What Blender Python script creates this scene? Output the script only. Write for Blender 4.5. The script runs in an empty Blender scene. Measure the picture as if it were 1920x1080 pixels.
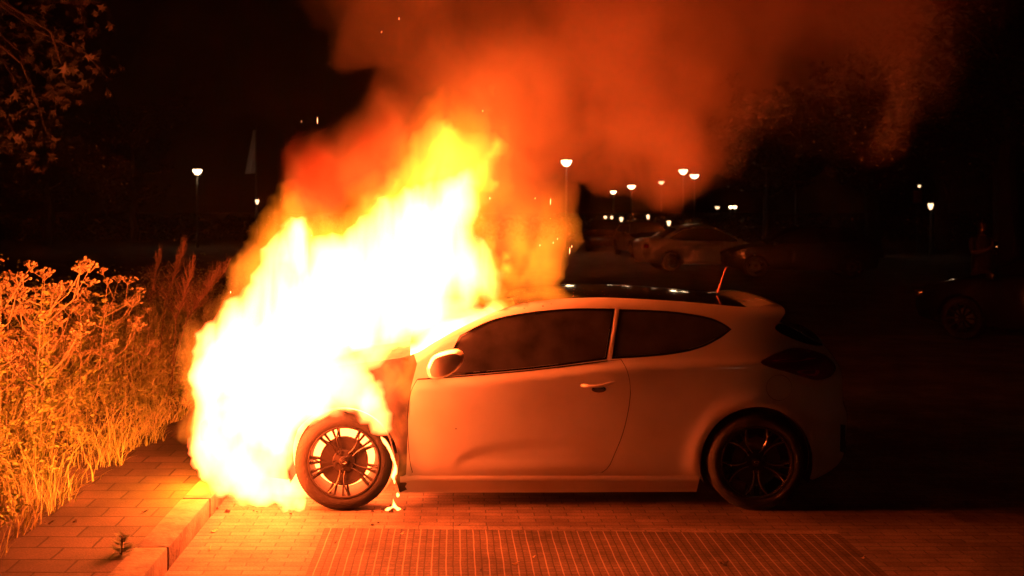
import bpy, bmesh, math, random
from mathutils import Vector, Matrix, noise, geometry
from math import sin, cos, pi, radians, sqrt, exp

random.seed(7)
SC = bpy.context.scene
COL = SC.collection

# ------------------------------------------------------------------ camera
F = 2051.0; CX = 850.0; CY = 395.0; CAMH = 1.928; CAMY = -7.89
cam_d = bpy.data.cameras.new("camera"); cam = bpy.data.objects.new("camera", cam_d); COL.objects.link(cam)
cam.location = (0, CAMY, CAMH); cam.rotation_euler = (radians(90), 0, 0)
cam_d.sensor_width = 36; cam_d.lens = F / 1920 * 36
cam_d.shift_x = (960 - CX) / 1920; cam_d.shift_y = -(540 - CY) / 1920
cam_d.clip_end = 1500; cam_d.clip_start = 0.05
SC.camera = cam
cam_d.dof.use_dof = True; cam_d.dof.focus_distance = 7.05; cam_d.dof.aperture_fstop = 2.4

# ------------------------------------------------------------------ world (night)
w = bpy.data.worlds.new("World"); SC.world = w; w.use_nodes = True
nt = w.node_tree; bg = nt.nodes["Background"]
sky = nt.nodes.new("ShaderNodeTexSky"); sky.sky_type = 'NISHITA'; sky.sun_disc = False
sky.sun_elevation = radians(-6); sky.sun_rotation = radians(200)
nt.links.new(sky.outputs[0], bg.inputs[0]); bg.inputs[1].default_value = 0.02
SC.view_settings.view_transform = 'Standard'; SC.view_settings.look = 'None'
SC.view_settings.exposure = 0; SC.view_settings.gamma = 1
SC.cycles.volume_step_rate = 1.0; SC.cycles.volume_max_steps = 256
SC.cycles.max_bounces = 6; SC.cycles.volume_bounces = 0; SC.cycles.transparent_max_bounces = 24
SC.cycles.sample_clamp_indirect = 4.0
SC.cycles.use_denoising = True

# the light the burning car gives off: lamps standing inside the flames
FIRE_RGB = (1.0, 0.075, 0.003)
def fire_light(name, loc, watts, radius, rgb=FIRE_RGB):
    l = bpy.data.lights.new(name, 'POINT'); l.energy = watts; l.color = rgb; l.shadow_soft_size = radius
    o = bpy.data.objects.new(name, l); COL.objects.link(o); o.location = loc
    return o
fire_light("fire_light_low", (-1.20, -1.09, 0.42), 120, 0.12)
fire_light("fire_light_hood", (-0.85, -0.55, 1.30), 60, 0.30)
fire_light("fire_light_high", (-0.20, -0.80, 1.90), 62, 0.28)
fire_light("fire_light_kerb", (-1.72, -0.75, 0.30), 75, 0.12, (1.0, 0.30, 0.010))

# ------------------------------------------------------------------ helpers
def at(px, py, d):
    return Vector(((px - CX) / F * d, CAMY + d, CAMH - (py - CY) / F * d))
def tag(o, label=None, cat=None, group=None, kind=None):
    if label: o['label'] = label
    if cat: o['category'] = cat
    if group: o['group'] = group
    if kind: o['kind'] = kind
    return o
def empty(name, loc, rz=0, label=None, cat=None, group=None):
    o = bpy.data.objects.new(name, None); COL.objects.link(o); o.location = loc; o.rotation_euler = (0, 0, rz)
    o.empty_display_size = 0.2
    return tag(o, label, cat, group)
def mesh_obj(name, verts, faces, mat, parent=None, smooth=True, normals=None, loc=None):
    me = bpy.data.meshes.new(name); me.from_pydata([tuple(v) for v in verts], [], faces); me.update()
    if smooth:
        me.polygons.foreach_set('use_smooth', [True] * len(me.polygons))
    if normals is not None:
        me.normals_split_custom_set_from_vertices([tuple(n) for n in normals])
    if mat: me.materials.append(mat)
    o = bpy.data.objects.new(name, me); COL.objects.link(o)
    if loc: o.location = loc
    if parent: o.parent = parent
    return o
def copy_tree(o, parent=None):
    c = o.copy(); COL.objects.link(c); c.parent = parent
    for ch in list(o.children): copy_tree(ch, c)
    return c

class MB:
    def __init__(s): s.v = []; s.f = []
    def add(s, vs, fs):
        n = len(s.v); s.v += [Vector(v) for v in vs]; s.f += [tuple(i + n for i in f) for f in fs]; return s
    def box(s, c, d, rot=None, taper=1.0, bev=0.0):
        x, y, z = d[0] / 2, d[1] / 2, d[2] / 2
        if bev > 0:
            b = min(bev, x * .9, y * .9, z * .9)
            bm = bmesh.new(); bmesh.ops.create_cube(bm, size=1)
            for v in bm.verts:
                k = taper if v.co.z > 0 else 1
                v.co = Vector((v.co.x * 2 * x * k, v.co.y * 2 * y * k, v.co.z * 2 * z))
            bmesh.ops.bevel(bm, geom=bm.edges[:], offset=b, segments=2, affect='EDGES', profile=.6)
            vs = [v.co.copy() for v in bm.verts]; bm.verts.index_update(); fs = [tuple(v.index for v in f.verts) for f in bm.faces]; bm.free()
        else:
            vs = [Vector((a * x * (taper if e > 0 else 1), b_ * y * (taper if e > 0 else 1), e * z)) for e in (-1, 1) for b_ in (-1, 1) for a in (-1, 1)]
            fs = [(0, 2, 3, 1), (4, 5, 7, 6), (0, 1, 5, 4), (2, 6, 7, 3), (0, 4, 6, 2), (1, 3, 7, 5)]
        R = rot.to_matrix() if hasattr(rot, 'to_matrix') else (rot or Matrix.Identity(3))
        return s.add([R @ v + Vector(c) for v in vs], fs)
    def tube(s, pts, rad, n=8, cap=True):
        pts = [Vector(p) for p in pts]
        if not hasattr(rad, '__len__'): rad = [rad] * len(pts)
        rings = []; up = None
        for i, p in enumerate(pts):
            t = (pts[min(i + 1, len(pts) - 1)] - pts[max(i - 1, 0)]).normalized()
            if up is None: up = Vector((0, 0, 1)) if abs(t.z) < .9 else Vector((1, 0, 0))
            a = t.cross(up).normalized(); b = t.cross(a).normalized(); up = -b if False else up
            rings.append([p + (a * cos(k * 2 * pi / n) + b * sin(k * 2 * pi / n)) * rad[i] for k in range(n)])
        vs = [v for r in rings for v in r]; fs = []
        for i in range(len(pts) - 1):
            for k in range(n):
                fs.append((i * n + k, i * n + (k + 1) % n, (i + 1) * n + (k + 1) % n, (i + 1) * n + k))
        if cap:
            fs.append(tuple(range(n - 1, -1, -1))); fs.append(tuple((len(pts) - 1) * n + k for k in range(n)))
        return s.add(vs, fs)
    def lathe(s, prof, axis='z', n=32, c=(0, 0, 0), closed=False):
        vs = []; m = len(prof)
        for k in range(n):
            a = 2 * pi * k / n
            for r, h in prof:
                if axis == 'z': v = Vector((r * cos(a), r * sin(a), h))
                elif axis == 'y': v = Vector((r * cos(a), h, r * sin(a)))
                else: v = Vector((h, r * cos(a), r * sin(a)))
                vs.append(v + Vector(c))
        fs = []
        for k in range(n):
            for j in range(m - (0 if closed else 1)):
                fs.append((k * m + j, ((k + 1) % n) * m + j, ((k + 1) % n) * m + (j + 1) % m, k * m + (j + 1) % m))
        return s.add(vs, fs)
    def ball(s, c, r, nu=12, nv=8, sc=(1, 1, 1)):
        vs = []; fs = []
        for j in range(nv + 1):
            th = pi * j / nv
            for i in range(nu):
                ph = 2 * pi * i / nu
                vs.append(Vector(c) + Vector((r * sc[0] * sin(th) * cos(ph), r * sc[1] * sin(th) * sin(ph), r * sc[2] * cos(th))))
        for j in range(nv):
            for i in range(nu):
                fs.append((j * nu + i, (j + 1) * nu + i, (j + 1) * nu + (i + 1) % nu, j * nu + (i + 1) % nu))
        return s.add(vs, fs)
    def obj(s, name, mat, parent=None, smooth=True, off=None, loc=None):
        vs = s.v if off is None else [v - Vector(off) for v in s.v]
        o = mesh_obj(name, vs, s.f, mat, parent, smooth, loc=loc)
        if smooth:
            try: o.data.set_sharp_from_angle(angle=radians(38))
            except Exception: pass
        return o

# ------------------------------------------------------------------ materials
MATS = {}
def pmat(name, col, rough=.5, metal=0, spec=.5, coat=0, bump=None, var=None, emit=None, trans=0):
    if name in MATS: return MATS[name]
    m = bpy.data.materials.new(name); m.use_nodes = True; nt = m.node_tree; b = nt.nodes['Principled BSDF']
    b.inputs['Base Color'].default_value = (*col, 1); b.inputs['Roughness'].default_value = rough
    b.inputs['Metallic'].default_value = metal; b.inputs['Specular IOR Level'].default_value = spec
    b.inputs['Coat Weight'].default_value = coat; b.inputs['Coat Roughness'].default_value = .06
    tc = nt.nodes.new('ShaderNodeTexCoord')
    if var:   # (scale, colour2, low, high)
        n = nt.nodes.new('ShaderNodeTexNoise'); n.inputs['Scale'].default_value = var[0]; n.inputs['Detail'].default_value = 6
        r = nt.nodes.new('ShaderNodeValToRGB'); r.color_ramp.elements[0].position = var[2]; r.color_ramp.elements[1].position = var[3]
        r.color_ramp.elements[0].color = (*col, 1); r.color_ramp.elements[1].color = (*var[1], 1)
        nt.links.new(tc.outputs['Object'], n.inputs['Vector']); nt.links.new(n.outputs[0], r.inputs[0]); nt.links.new(r.outputs[0], b.inputs['Base Color'])
    if bump:  # (scale, strength)
        n = nt.nodes.new('ShaderNodeTexNoise'); n.inputs['Scale'].default_value = bump[0]; n.inputs['Detail'].default_value = 5
        bp = nt.nodes.new('ShaderNodeBump'); bp.inputs['Strength'].default_value = bump[1]; bp.inputs['Distance'].default_value = .01
        nt.links.new(tc.outputs['Object'], n.inputs['Vector']); nt.links.new(n.outputs[0], bp.inputs['Height']); nt.links.new(bp.outputs[0], b.inputs['Normal'])
    if emit:
        b.inputs['Emission Color'].default_value = (*emit[:3], 1); b.inputs['Emission Strength'].default_value = emit[3]
        m.cycles.emission_sampling = 'NONE'
    MATS[name] = m
    return m
def glassmat(name, tint, mix):
    if name in MATS: return MATS[name]
    m = bpy.data.materials.new(name); m.use_nodes = True; nt = m.node_tree; nt.nodes.remove(nt.nodes['Principled BSDF'])
    out = nt.nodes['Material Output']
    tr = nt.nodes.new('ShaderNodeBsdfTransparent'); tr.inputs[0].default_value = (*tint, 1)
    gl = nt.nodes.new('ShaderNodeBsdfGlossy'); gl.inputs['Roughness'].default_value = .03
    fr = nt.nodes.new('ShaderNodeFresnel'); fr.inputs[0].default_value = 1.5
    df = nt.nodes.new('ShaderNodeBsdfDiffuse'); df.inputs[0].default_value = (.10, .09, .09, 1)
    n = nt.nodes.new('ShaderNodeTexNoise'); n.inputs['Scale'].default_value = 6; n.inputs['Detail'].default_value = 5
    tc = nt.nodes.new('ShaderNodeTexCoord'); nt.links.new(tc.outputs['Object'], n.inputs['Vector'])
    mm = nt.nodes.new('ShaderNodeMath'); mm.operation = 'MULTIPLY'; mm.inputs[1].default_value = mix; nt.links.new(n.outputs[0], mm.inputs[0])
    m1 = nt.nodes.new('ShaderNodeMixShader'); nt.links.new(mm.outputs[0], m1.inputs[0]); nt.links.new(tr.outputs[0], m1.inputs[1]); nt.links.new(df.outputs[0], m1.inputs[2])
    m2 = nt.nodes.new('ShaderNodeMixShader'); nt.links.new(fr.outputs[0], m2.inputs[0]); nt.links.new(m1.outputs[0], m2.inputs[1]); nt.links.new(gl.outputs[0], m2.inputs[2])
    nt.links.new(m2.outputs[0], out.inputs[0]); MATS[name] = m
    return m

M_white = pmat('white_paint', (.66, .64, .62), .24, coat=1.0, bump=(1.2, .015), var=(2.2, (.54, .51, .47), .45, .8))
M_char = pmat('charred_paint', (.035, .028, .024), .8, bump=(14, .5), var=(5, (.14, .11, .09), .4, .7))
M_black = pmat('black_gloss', (.012, .012, .013), .12, coat=1)
M_roofblk = pmat('black_roof', (.015, .014, .014), .16, coat=1, bump=(30, .03))
M_plastic = pmat('black_plastic', (.02, .02, .02), .55, bump=(60, .1))
M_seal = pmat('dark_gap', (.01, .01, .01), .8)
M_tyre = pmat('tyre_rubber', (.028, .026, .025), .75, bump=(50, .2), var=(9, (.05, .045, .04), .4, .8))
M_rim = pmat('dark_rim', (.05, .045, .04), .38, metal=.6, bump=(40, .06))
M_rimsilver = pmat('machined_edge', (.55, .53, .5), .28, metal=.9)
M_disc = pmat('brake_disc', (.16, .14, .12), .5, metal=.8)
M_tail = pmat('tail_lamp_lens', (.14, .004, .01), .12, coat=1)
M_tailred = pmat('tail_lamp_red', (.5, .012, .04), .25, coat=1)
M_glass = glassmat('tinted_glass', (.02, .018, .018), .9)
M_chrome = pmat('chrome', (.75, .75, .78), .12, metal=1)
M_seat = pmat('seat_fabric', (.03, .03, .03), .9, bump=(80, .3))
M_antenna = pmat('antenna_rubber', (.5, .2, .2), .5)
M_gsteel = pmat('galvanised', (.10, .10, .10), .6, metal=.3)
M_dirtred = pmat('sign_red', (.45, .05, .04), .5)
M_signw = pmat('sign_white', (.7, .7, .7), .5)
M_lens = pmat('lamp_lens', (.9, .85, .75), .4, emit=(1.0, .70, .38, 11))
M_lensdim = pmat('lamp_lens_dim', (.9, .85, .75), .4, emit=(1.0, .62, .32, 3.5))
M_lensred = pmat('lamp_lens_red', (.9, .2, .1), .4, emit=(1.0, .06, .06, 1.2))

# ------------------------------------------------------------------ ground
def ground_mat(name, bw, rh, c1, c2, mortar, msize=.006, off=.5, rough=.85, bump=.6, stripes=None, wob=.004):
    m = bpy.data.materials.new(name); m.use_nodes = True; nt = m.node_tree; b = nt.nodes['Principled BSDF']; L = nt.links.new
    b.inputs['Roughness'].default_value = rough; b.inputs['Specular IOR Level'].default_value = .35
    tc = nt.nodes.new('ShaderNodeTexCoord')
    nz = nt.nodes.new('ShaderNodeTexNoise'); nz.inputs['Scale'].default_value = 3.5; nz.inputs['Detail'].default_value = 3
    L(tc.outputs['Object'], nz.inputs['Vector'])
    sub = nt.nodes.new('ShaderNodeVectorMath'); sub.operation = 'SUBTRACT'; sub.inputs[1].default_value = (.5, .5, .5); L(nz.outputs['Color'], sub.inputs[0])
    sc = nt.nodes.new('ShaderNodeVectorMath'); sc.operation = 'SCALE'; sc.inputs['Scale'].default_value = wob * 4; L(sub.outputs[0], sc.inputs[0])
    ad = nt.nodes.new('ShaderNodeVectorMath'); ad.operation = 'ADD'; L(tc.outputs['Object'], ad.inputs[0]); L(sc.outputs[0], ad.inputs[1])
    br = nt.nodes.new('ShaderNodeTexBrick'); br.offset = off; br.inputs['Scale'].default_value = 1
    br.inputs['Brick Width'].default_value = bw; br.inputs['Row Height'].default_value = rh; br.inputs['Mortar Size'].default_value = msize
    br.inputs['Mortar Smooth'].default_value = .4
    br.inputs['Color1'].default_value = (*c1, 1); br.inputs['Color2'].default_value = (*c2, 1); br.inputs['Mortar'].default_value = (*mortar, 1)
    L(ad.outputs[0], br.inputs['Vector'])
    st = nt.nodes.new('ShaderNodeTexNoise'); st.inputs['Scale'].default_value = 1.3; st.inputs['Detail'].default_value = 8; st.inputs['Roughness'].default_value = .65
    L(tc.outputs['Object'], st.inputs['Vector'])
    rp = nt.nodes.new('ShaderNodeValToRGB'); rp.color_ramp.elements[0].position = .33; rp.color_ramp.elements[1].position = .7
    rp.color_ramp.elements[0].color = (.34, .33, .32, 1); rp.color_ramp.elements[1].color = (1.2, 1.15, 1.1, 1); L(st.outputs[0], rp.inputs[0])
    fi = nt.nodes.new('ShaderNodeTexNoise'); fi.inputs['Scale'].default_value = 90; fi.inputs['Detail'].default_value = 4; L(tc.outputs['Object'], fi.inputs['Vector'])
    fr = nt.nodes.new('ShaderNodeMapRange'); fr.inputs[1].default_value = .3; fr.inputs[2].default_value = .7; fr.inputs[3].default_value = .65; fr.inputs[4].default_value = 1.25; L(fi.outputs[0], fr.inputs[0])
    mx = nt.nodes.new('ShaderNodeMix'); mx.data_type = 'RGBA'; mx.blend_type = 'MULTIPLY'; mx.inputs[0].default_value = 1
    L(br.outputs['Color'], mx.inputs[6]); L(rp.outputs[0], mx.inputs[7])
    mx2 = nt.nodes.new('ShaderNodeMix'); mx2.data_type = 'RGBA'; mx2.blend_type = 'MULTIPLY'; mx2.inputs[0].default_value = 1
    L(mx.outputs[2], mx2.inputs[6]); L(fr.outputs[0], mx2.inputs[7])
    col = mx2.outputs[2]
    hgt = nt.nodes.new('ShaderNodeMath'); hgt.operation = 'MULTIPLY_ADD'; hgt.inputs[1].default_value = -1; L(br.outputs['Fac'], hgt.inputs[0])
    fs = nt.nodes.new('ShaderNodeMath'); fs.operation = 'MULTIPLY'; fs.inputs[1].default_value = .5; L(fi.outputs[0], fs.inputs[0]); L(fs.outputs[0], hgt.inputs[2])
    if stripes:
        sp, wd, cs = stripes
        sx = nt.nodes.new('ShaderNodeSeparateXYZ'); L(ad.outputs[0], sx.inputs[0])
        d = nt.nodes.new('ShaderNodeMath'); d.operation = 'DIVIDE'; d.inputs[1].default_value = sp; L(sx.outputs[0], d.inputs[0])
        f = nt.nodes.new('ShaderNodeMath'); f.operation = 'FRACT'; L(d.outputs[0], f.inputs[0])
        f2 = nt.nodes.new('ShaderNodeMath'); f2.operation = 'SUBTRACT'; f2.inputs[1].default_value = .5; L(f.outputs[0], f2.inputs[0])
        f3 = nt.nodes.new('ShaderNodeMath'); f3.operation = 'ABSOLUTE'; L(f2.outputs[0], f3.inputs[0])
        mr = nt.nodes.new('ShaderNodeMapRange'); mr.inputs[1].default_value = wd; mr.inputs[2].default_value = wd * .5; mr.inputs[3].default_value = 0; mr.inputs[4].default_value = .85; L(f3.outputs[0], mr.inputs[0])
        mo = nt.nodes.new('ShaderNodeMath'); mo.operation = 'MULTIPLY'; L(mr.outputs[0], mo.inputs[0]); 
        mm = nt.nodes.new('ShaderNodeMapRange'); mm.inputs[1].default_value = .3; mm.inputs[2].default_value = .6; mm.inputs[3].default_value = .35; mm.inputs[4].default_value = 1; L(st.outputs[0], mm.inputs[0]); L(mm.outputs[0], mo.inputs[1])
        m3 = nt.nodes.new('ShaderNodeMix'); m3.data_type = 'RGBA'; L(mo.outputs[0], m3.inputs[0]); L(col, m3.inputs[6]); m3.inputs[7].default_value = (*cs, 1)
        col = m3.outputs[2]
    L(col, b.inputs['Base Color'])
    bp = nt.nodes.new('ShaderNodeBump'); bp.inputs['Strength'].default_value = bump; bp.inputs['Distance'].default_value = .006
    L(hgt.outputs[0], bp.inputs['Height']); L(bp.outputs[0], b.inputs['Normal'])
    return m

def sheet(name, x0, x1, y0, y1, z, mat, kind='structure', rz=0):
    o = mesh_obj(name, [(x0, y0, z), (x1, y0, z), (x1, y1, z), (x0, y1, z)], [(0, 1, 2, 3)], mat, smooth=False)
    o['kind'] = kind
    return o
KX = -1.53; KTOP = .12
G_road = ground_mat('brick_road', .205, .07, (.26, .20, .16), (.19, .14, .11), (.10, .085, .07), .005)
G_bay = ground_mat('clinker_bay', .078, .042, (.155, .112, .085), (.115, .083, .065), (.05, .04, .032), .0045, off=0, stripes=(.078, .055, (.33, .26, .19)), wob=.0028)
G_walk = ground_mat('slab_walk', .30, .20, (.085, .065, .052), (.055, .043, .036), (.015, .012, .01), .007, off=.5, bump=1.0, wob=.006)
G_lot = ground_mat('lot_asphalt', .4, .4, (.14, .13, .11), (.12, .115, .1), (.1, .1, .09), .001)
G_soil = pmat('verge_soil', (.07, .055, .035), .95, bump=(20, .8), var=(6, (.12, .10, .05), .4, .7))
road = sheet('road', KX + .0, 60, -12, 9, 0, G_road)
lot = sheet('parking_lot_ground', -400, 400, 9, 900, -.004, G_lot)
foot = sheet('ground', -400, 400, -60, 900, -.03, G_soil)
# the patch of on-edge clinkers beside the car, slightly askew to the kerb
bay = mesh_obj('paving', [(-.78, -6, .004), (2.30, -6, .004), (2.30, -1.385, .004), (-.78, -1.255, .004)], [(0, 1, 2, 3)], G_bay, smooth=False); bay['kind'] = 'structure'
M_edge = ground_mat('patch_edge', .21, .1, (.30, .23, .18), (.25, .19, .15), (.12, .10, .08), .005)
edge = mesh_obj('paving', [(-.78, -1.255, .005), (2.30, -1.385, .005), (2.30, -1.31, .005), (-.78, -1.18, .005)], [(0, 1, 2, 3)], M_edge, smooth=False); edge['kind'] = 'structure'
# kerb stones + walk
mb = MB(); y = -6.0
M_kerb = pmat('kerb_concrete', (.14, .115, .09), .9, bump=(30, .9), var=(7, (.06, .05, .04), .4, .7))
rk = random.Random(3)
while y < 24:
    mb.box((KX - .09 + rk.uniform(-.004, .004), y + .495, KTOP / 2 - .03 + rk.uniform(-.003, .003)), (.18, .985, KTOP + .06), bev=.012); y += 1.0
kerb = mb.obj('kerb', M_kerb); kerb['kind'] = 'structure'
walk = mesh_obj('footpath', [(-2.5, -6, .112), (KX - .18, -6, .112), (KX - .18, 24, .112), (-2.5, 24, .112), (-2.5, -6, -.03), (-2.5, 24, -.03)], [(0, 1, 2, 3), (4, 0, 3, 5)], G_walk, smooth=False); walk['kind'] = 'structure'
# uneven soil verge
vs = []; fs = []; nx, ny = 40, 120
for j in range(ny + 1):
    for i in range(nx + 1):
        x = -2.5 - i * .3; yy = -6 + j * .3
        vs.append((x, yy, .10 + .10 * min(i, 3) / 3 * (0.6 + noise.noise(Vector((x * .8, yy * .8, 0)))) + (.0 if i else -.0)))
for j in range(ny):
    for i in range(nx):
        a = j * (nx + 1) + i; fs.append((a, a + nx + 1, a + nx + 2, a + 1))
verge = mesh_obj('verge_ground', vs, fs, G_soil); verge['kind'] = 'structure'

# ------------------------------------------------------------------ 2-D tools
def cr(pts, n=5, closed=True):
    out = []; N = len(pts); rng = range(N) if closed else range(N - 1)
    for i in rng:
        p1 = Vector(pts[i]); p2 = Vector(pts[(i + 1) % N])
        if (p1 - p2).length < 1e-9: continue
        p0 = Vector(pts[(i - 1) % N]) if closed or i > 0 else p1; p3 = Vector(pts[(i + 2) % N]) if closed or i + 2 < N else p2
        for k in range(n):
            t = k / n
            out.append(.5 * ((2 * p1) + (p2 - p0) * t + (2 * p0 - 5 * p1 + 4 * p2 - p3) * t * t + (3 * p1 - p0 - 3 * p2 + p3) * t ** 3))
    if not closed: out.append(Vector(pts[-1]))
    return out
def inside(p, poly):
    x, y = p[0], p[1]; c = False; j = len(poly) - 1
    for i in range(len(poly)):
        xi, yi = poly[i][0], poly[i][1]; xj, yj = poly[j][0], poly[j][1]
        if (yi > y) != (yj > y) and x < (xj - xi) * (y - yi) / (yj - yi) + xi: c = not c
        j = i
    return c
def area(p): return sum(p[i][0] * p[(i + 1) % len(p)][1] - p[(i + 1) % len(p)][0] * p[i][1] for i in range(len(p))) / 2
def offset(poly, d):   # d>0 grows
    s = 1 if area(poly) > 0 else -1; out = []; N = len(poly)
    for i in range(N):
        a = Vector(poly[i - 1]); b = Vector(poly[i]); c = Vector(poly[(i + 1) % N])
        t1 = (b - a); t2 = (c - b)
        if t1.length < 1e-9 or t2.length < 1e-9: out.append(b.copy()); continue
        t1.normalize(); t2.normalize()
        n = Vector((t1.y + t2.y, -(t1.x + t2.x)));
        if n.length < 1e-6: out.append(b.copy()); continue
        n.normalize(); out.append(b + n * s * d / max(.5, n.dot(Vector((t1.y, -t1.x)))))
    return out
def segdist(p, poly, closed=True):
    best = 1e9; N = len(poly); px, py = p[0], p[1]
    for i in range(N if closed else N - 1):
        ax, ay = poly[i][0], poly[i][1]; bx, by = poly[(i + 1) % N][0], poly[(i + 1) % N][1]
        dx, dy = bx - ax, by - ay; L = dx * dx + dy * dy
        t = 0 if L == 0 else max(0, min(1, ((px - ax) * dx + (py - ay) * dy) / L))
        d = (px - ax - t * dx) ** 2 + (py - ay - t * dy) ** 2
        if d < best: best = d
    return sqrt(best)
def triangulate(polys, res, outer, clear=.3, opens=()):
    """CDT of the constraint polygons plus a hex grid of inner points; returns (verts2d, tris)."""
    pts = []; edges = []
    for P in polys:
        n = len(pts); pts += [Vector(p) for p in P]; edges += [(n + i, n + (i + 1) % len(P)) for i in range(len(P))]
    for P in opens:
        n = len(pts); pts += [Vector(p) for p in P]; edges += [(n + i, n + i + 1) for i in range(len(P) - 1)]
    x0 = min(p[0] for p in outer); x1 = max(p[0] for p in outer); y0 = min(p[1] for p in outer); y1 = max(p[1] for p in outer)
    cell = {}                                                  # boundary samples hashed for speed
    def key(x, y): return (int(math.floor(x / res)), int(math.floor(y / res)))
    for a, b in edges:
        A, B = pts[a], pts[b]; k = max(1, int((B - A).length / (res * .3)))
        for i in range(k + 1):
            q = A.lerp(B, i / k); cell.setdefault(key(q.x, q.y), []).append(q)
    yy = y0; row = 0
    while yy < y1:
        xx = x0 + (res / 2 if row % 2 else 0)
        while xx < x1:
            if inside((xx, yy), outer):
                kx, ky = key(xx, yy); ok = True
                for i in (-1, 0, 1):
                    for j in (-1, 0, 1):
                        for q in cell.get((kx + i, ky + j), ()):
                            if (q.x - xx) ** 2 + (q.y - yy) ** 2 < (res * clear) ** 2: ok = False; break
                if ok: pts.append(Vector((xx, yy)))
            xx += res
        yy += res * .866; row += 1
    r = geometry.delaunay_2d_cdt(pts, edges, [], 0, 1e-6)
    V, T = r[0], r[2]
    tris = []
    for t in T:
        c = (V[t[0]] + V[t[1]] + V[t[2]]) / 3
        if inside(c, outer): tris.append((tuple(t), c))
    return V, tris

def interp(keys, x):
    if x <= keys[0][0]: return keys[0][1]
    if x >= keys[-1][0]: return keys[-1][1]
    for i in range(len(keys) - 1):
        if x <= keys[i + 1][0]:
            x0, y0 = keys[i]; x1, y1 = keys[i + 1]; h = x1 - x0; t = (x - x0) / h
            def sl(j):
                if j <= 0 or j >= len(keys) - 1:
                    j2 = max(0, min(len(keys) - 2, j if j <= 0 else j - 1)); return (keys[j2 + 1][1] - keys[j2][1]) / (keys[j2 + 1][0] - keys[j2][0])
                a = (keys[j][1] - keys[j - 1][1]) / (keys[j][0] - keys[j - 1][0]); b = (keys[j + 1][1] - keys[j][1]) / (keys[j + 1][0] - keys[j][0])
                return 0 if a * b <= 0 else 2 * a * b / (a + b)
            m0, m1 = sl(i) * h, sl(i + 1) * h
            return (2 * t ** 3 - 3 * t * t + 1) * y0 + (t ** 3 - 2 * t * t + t) * m0 + (-2 * t ** 3 + 3 * t * t) * y1 + (t ** 3 - t * t) * m1

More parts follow.
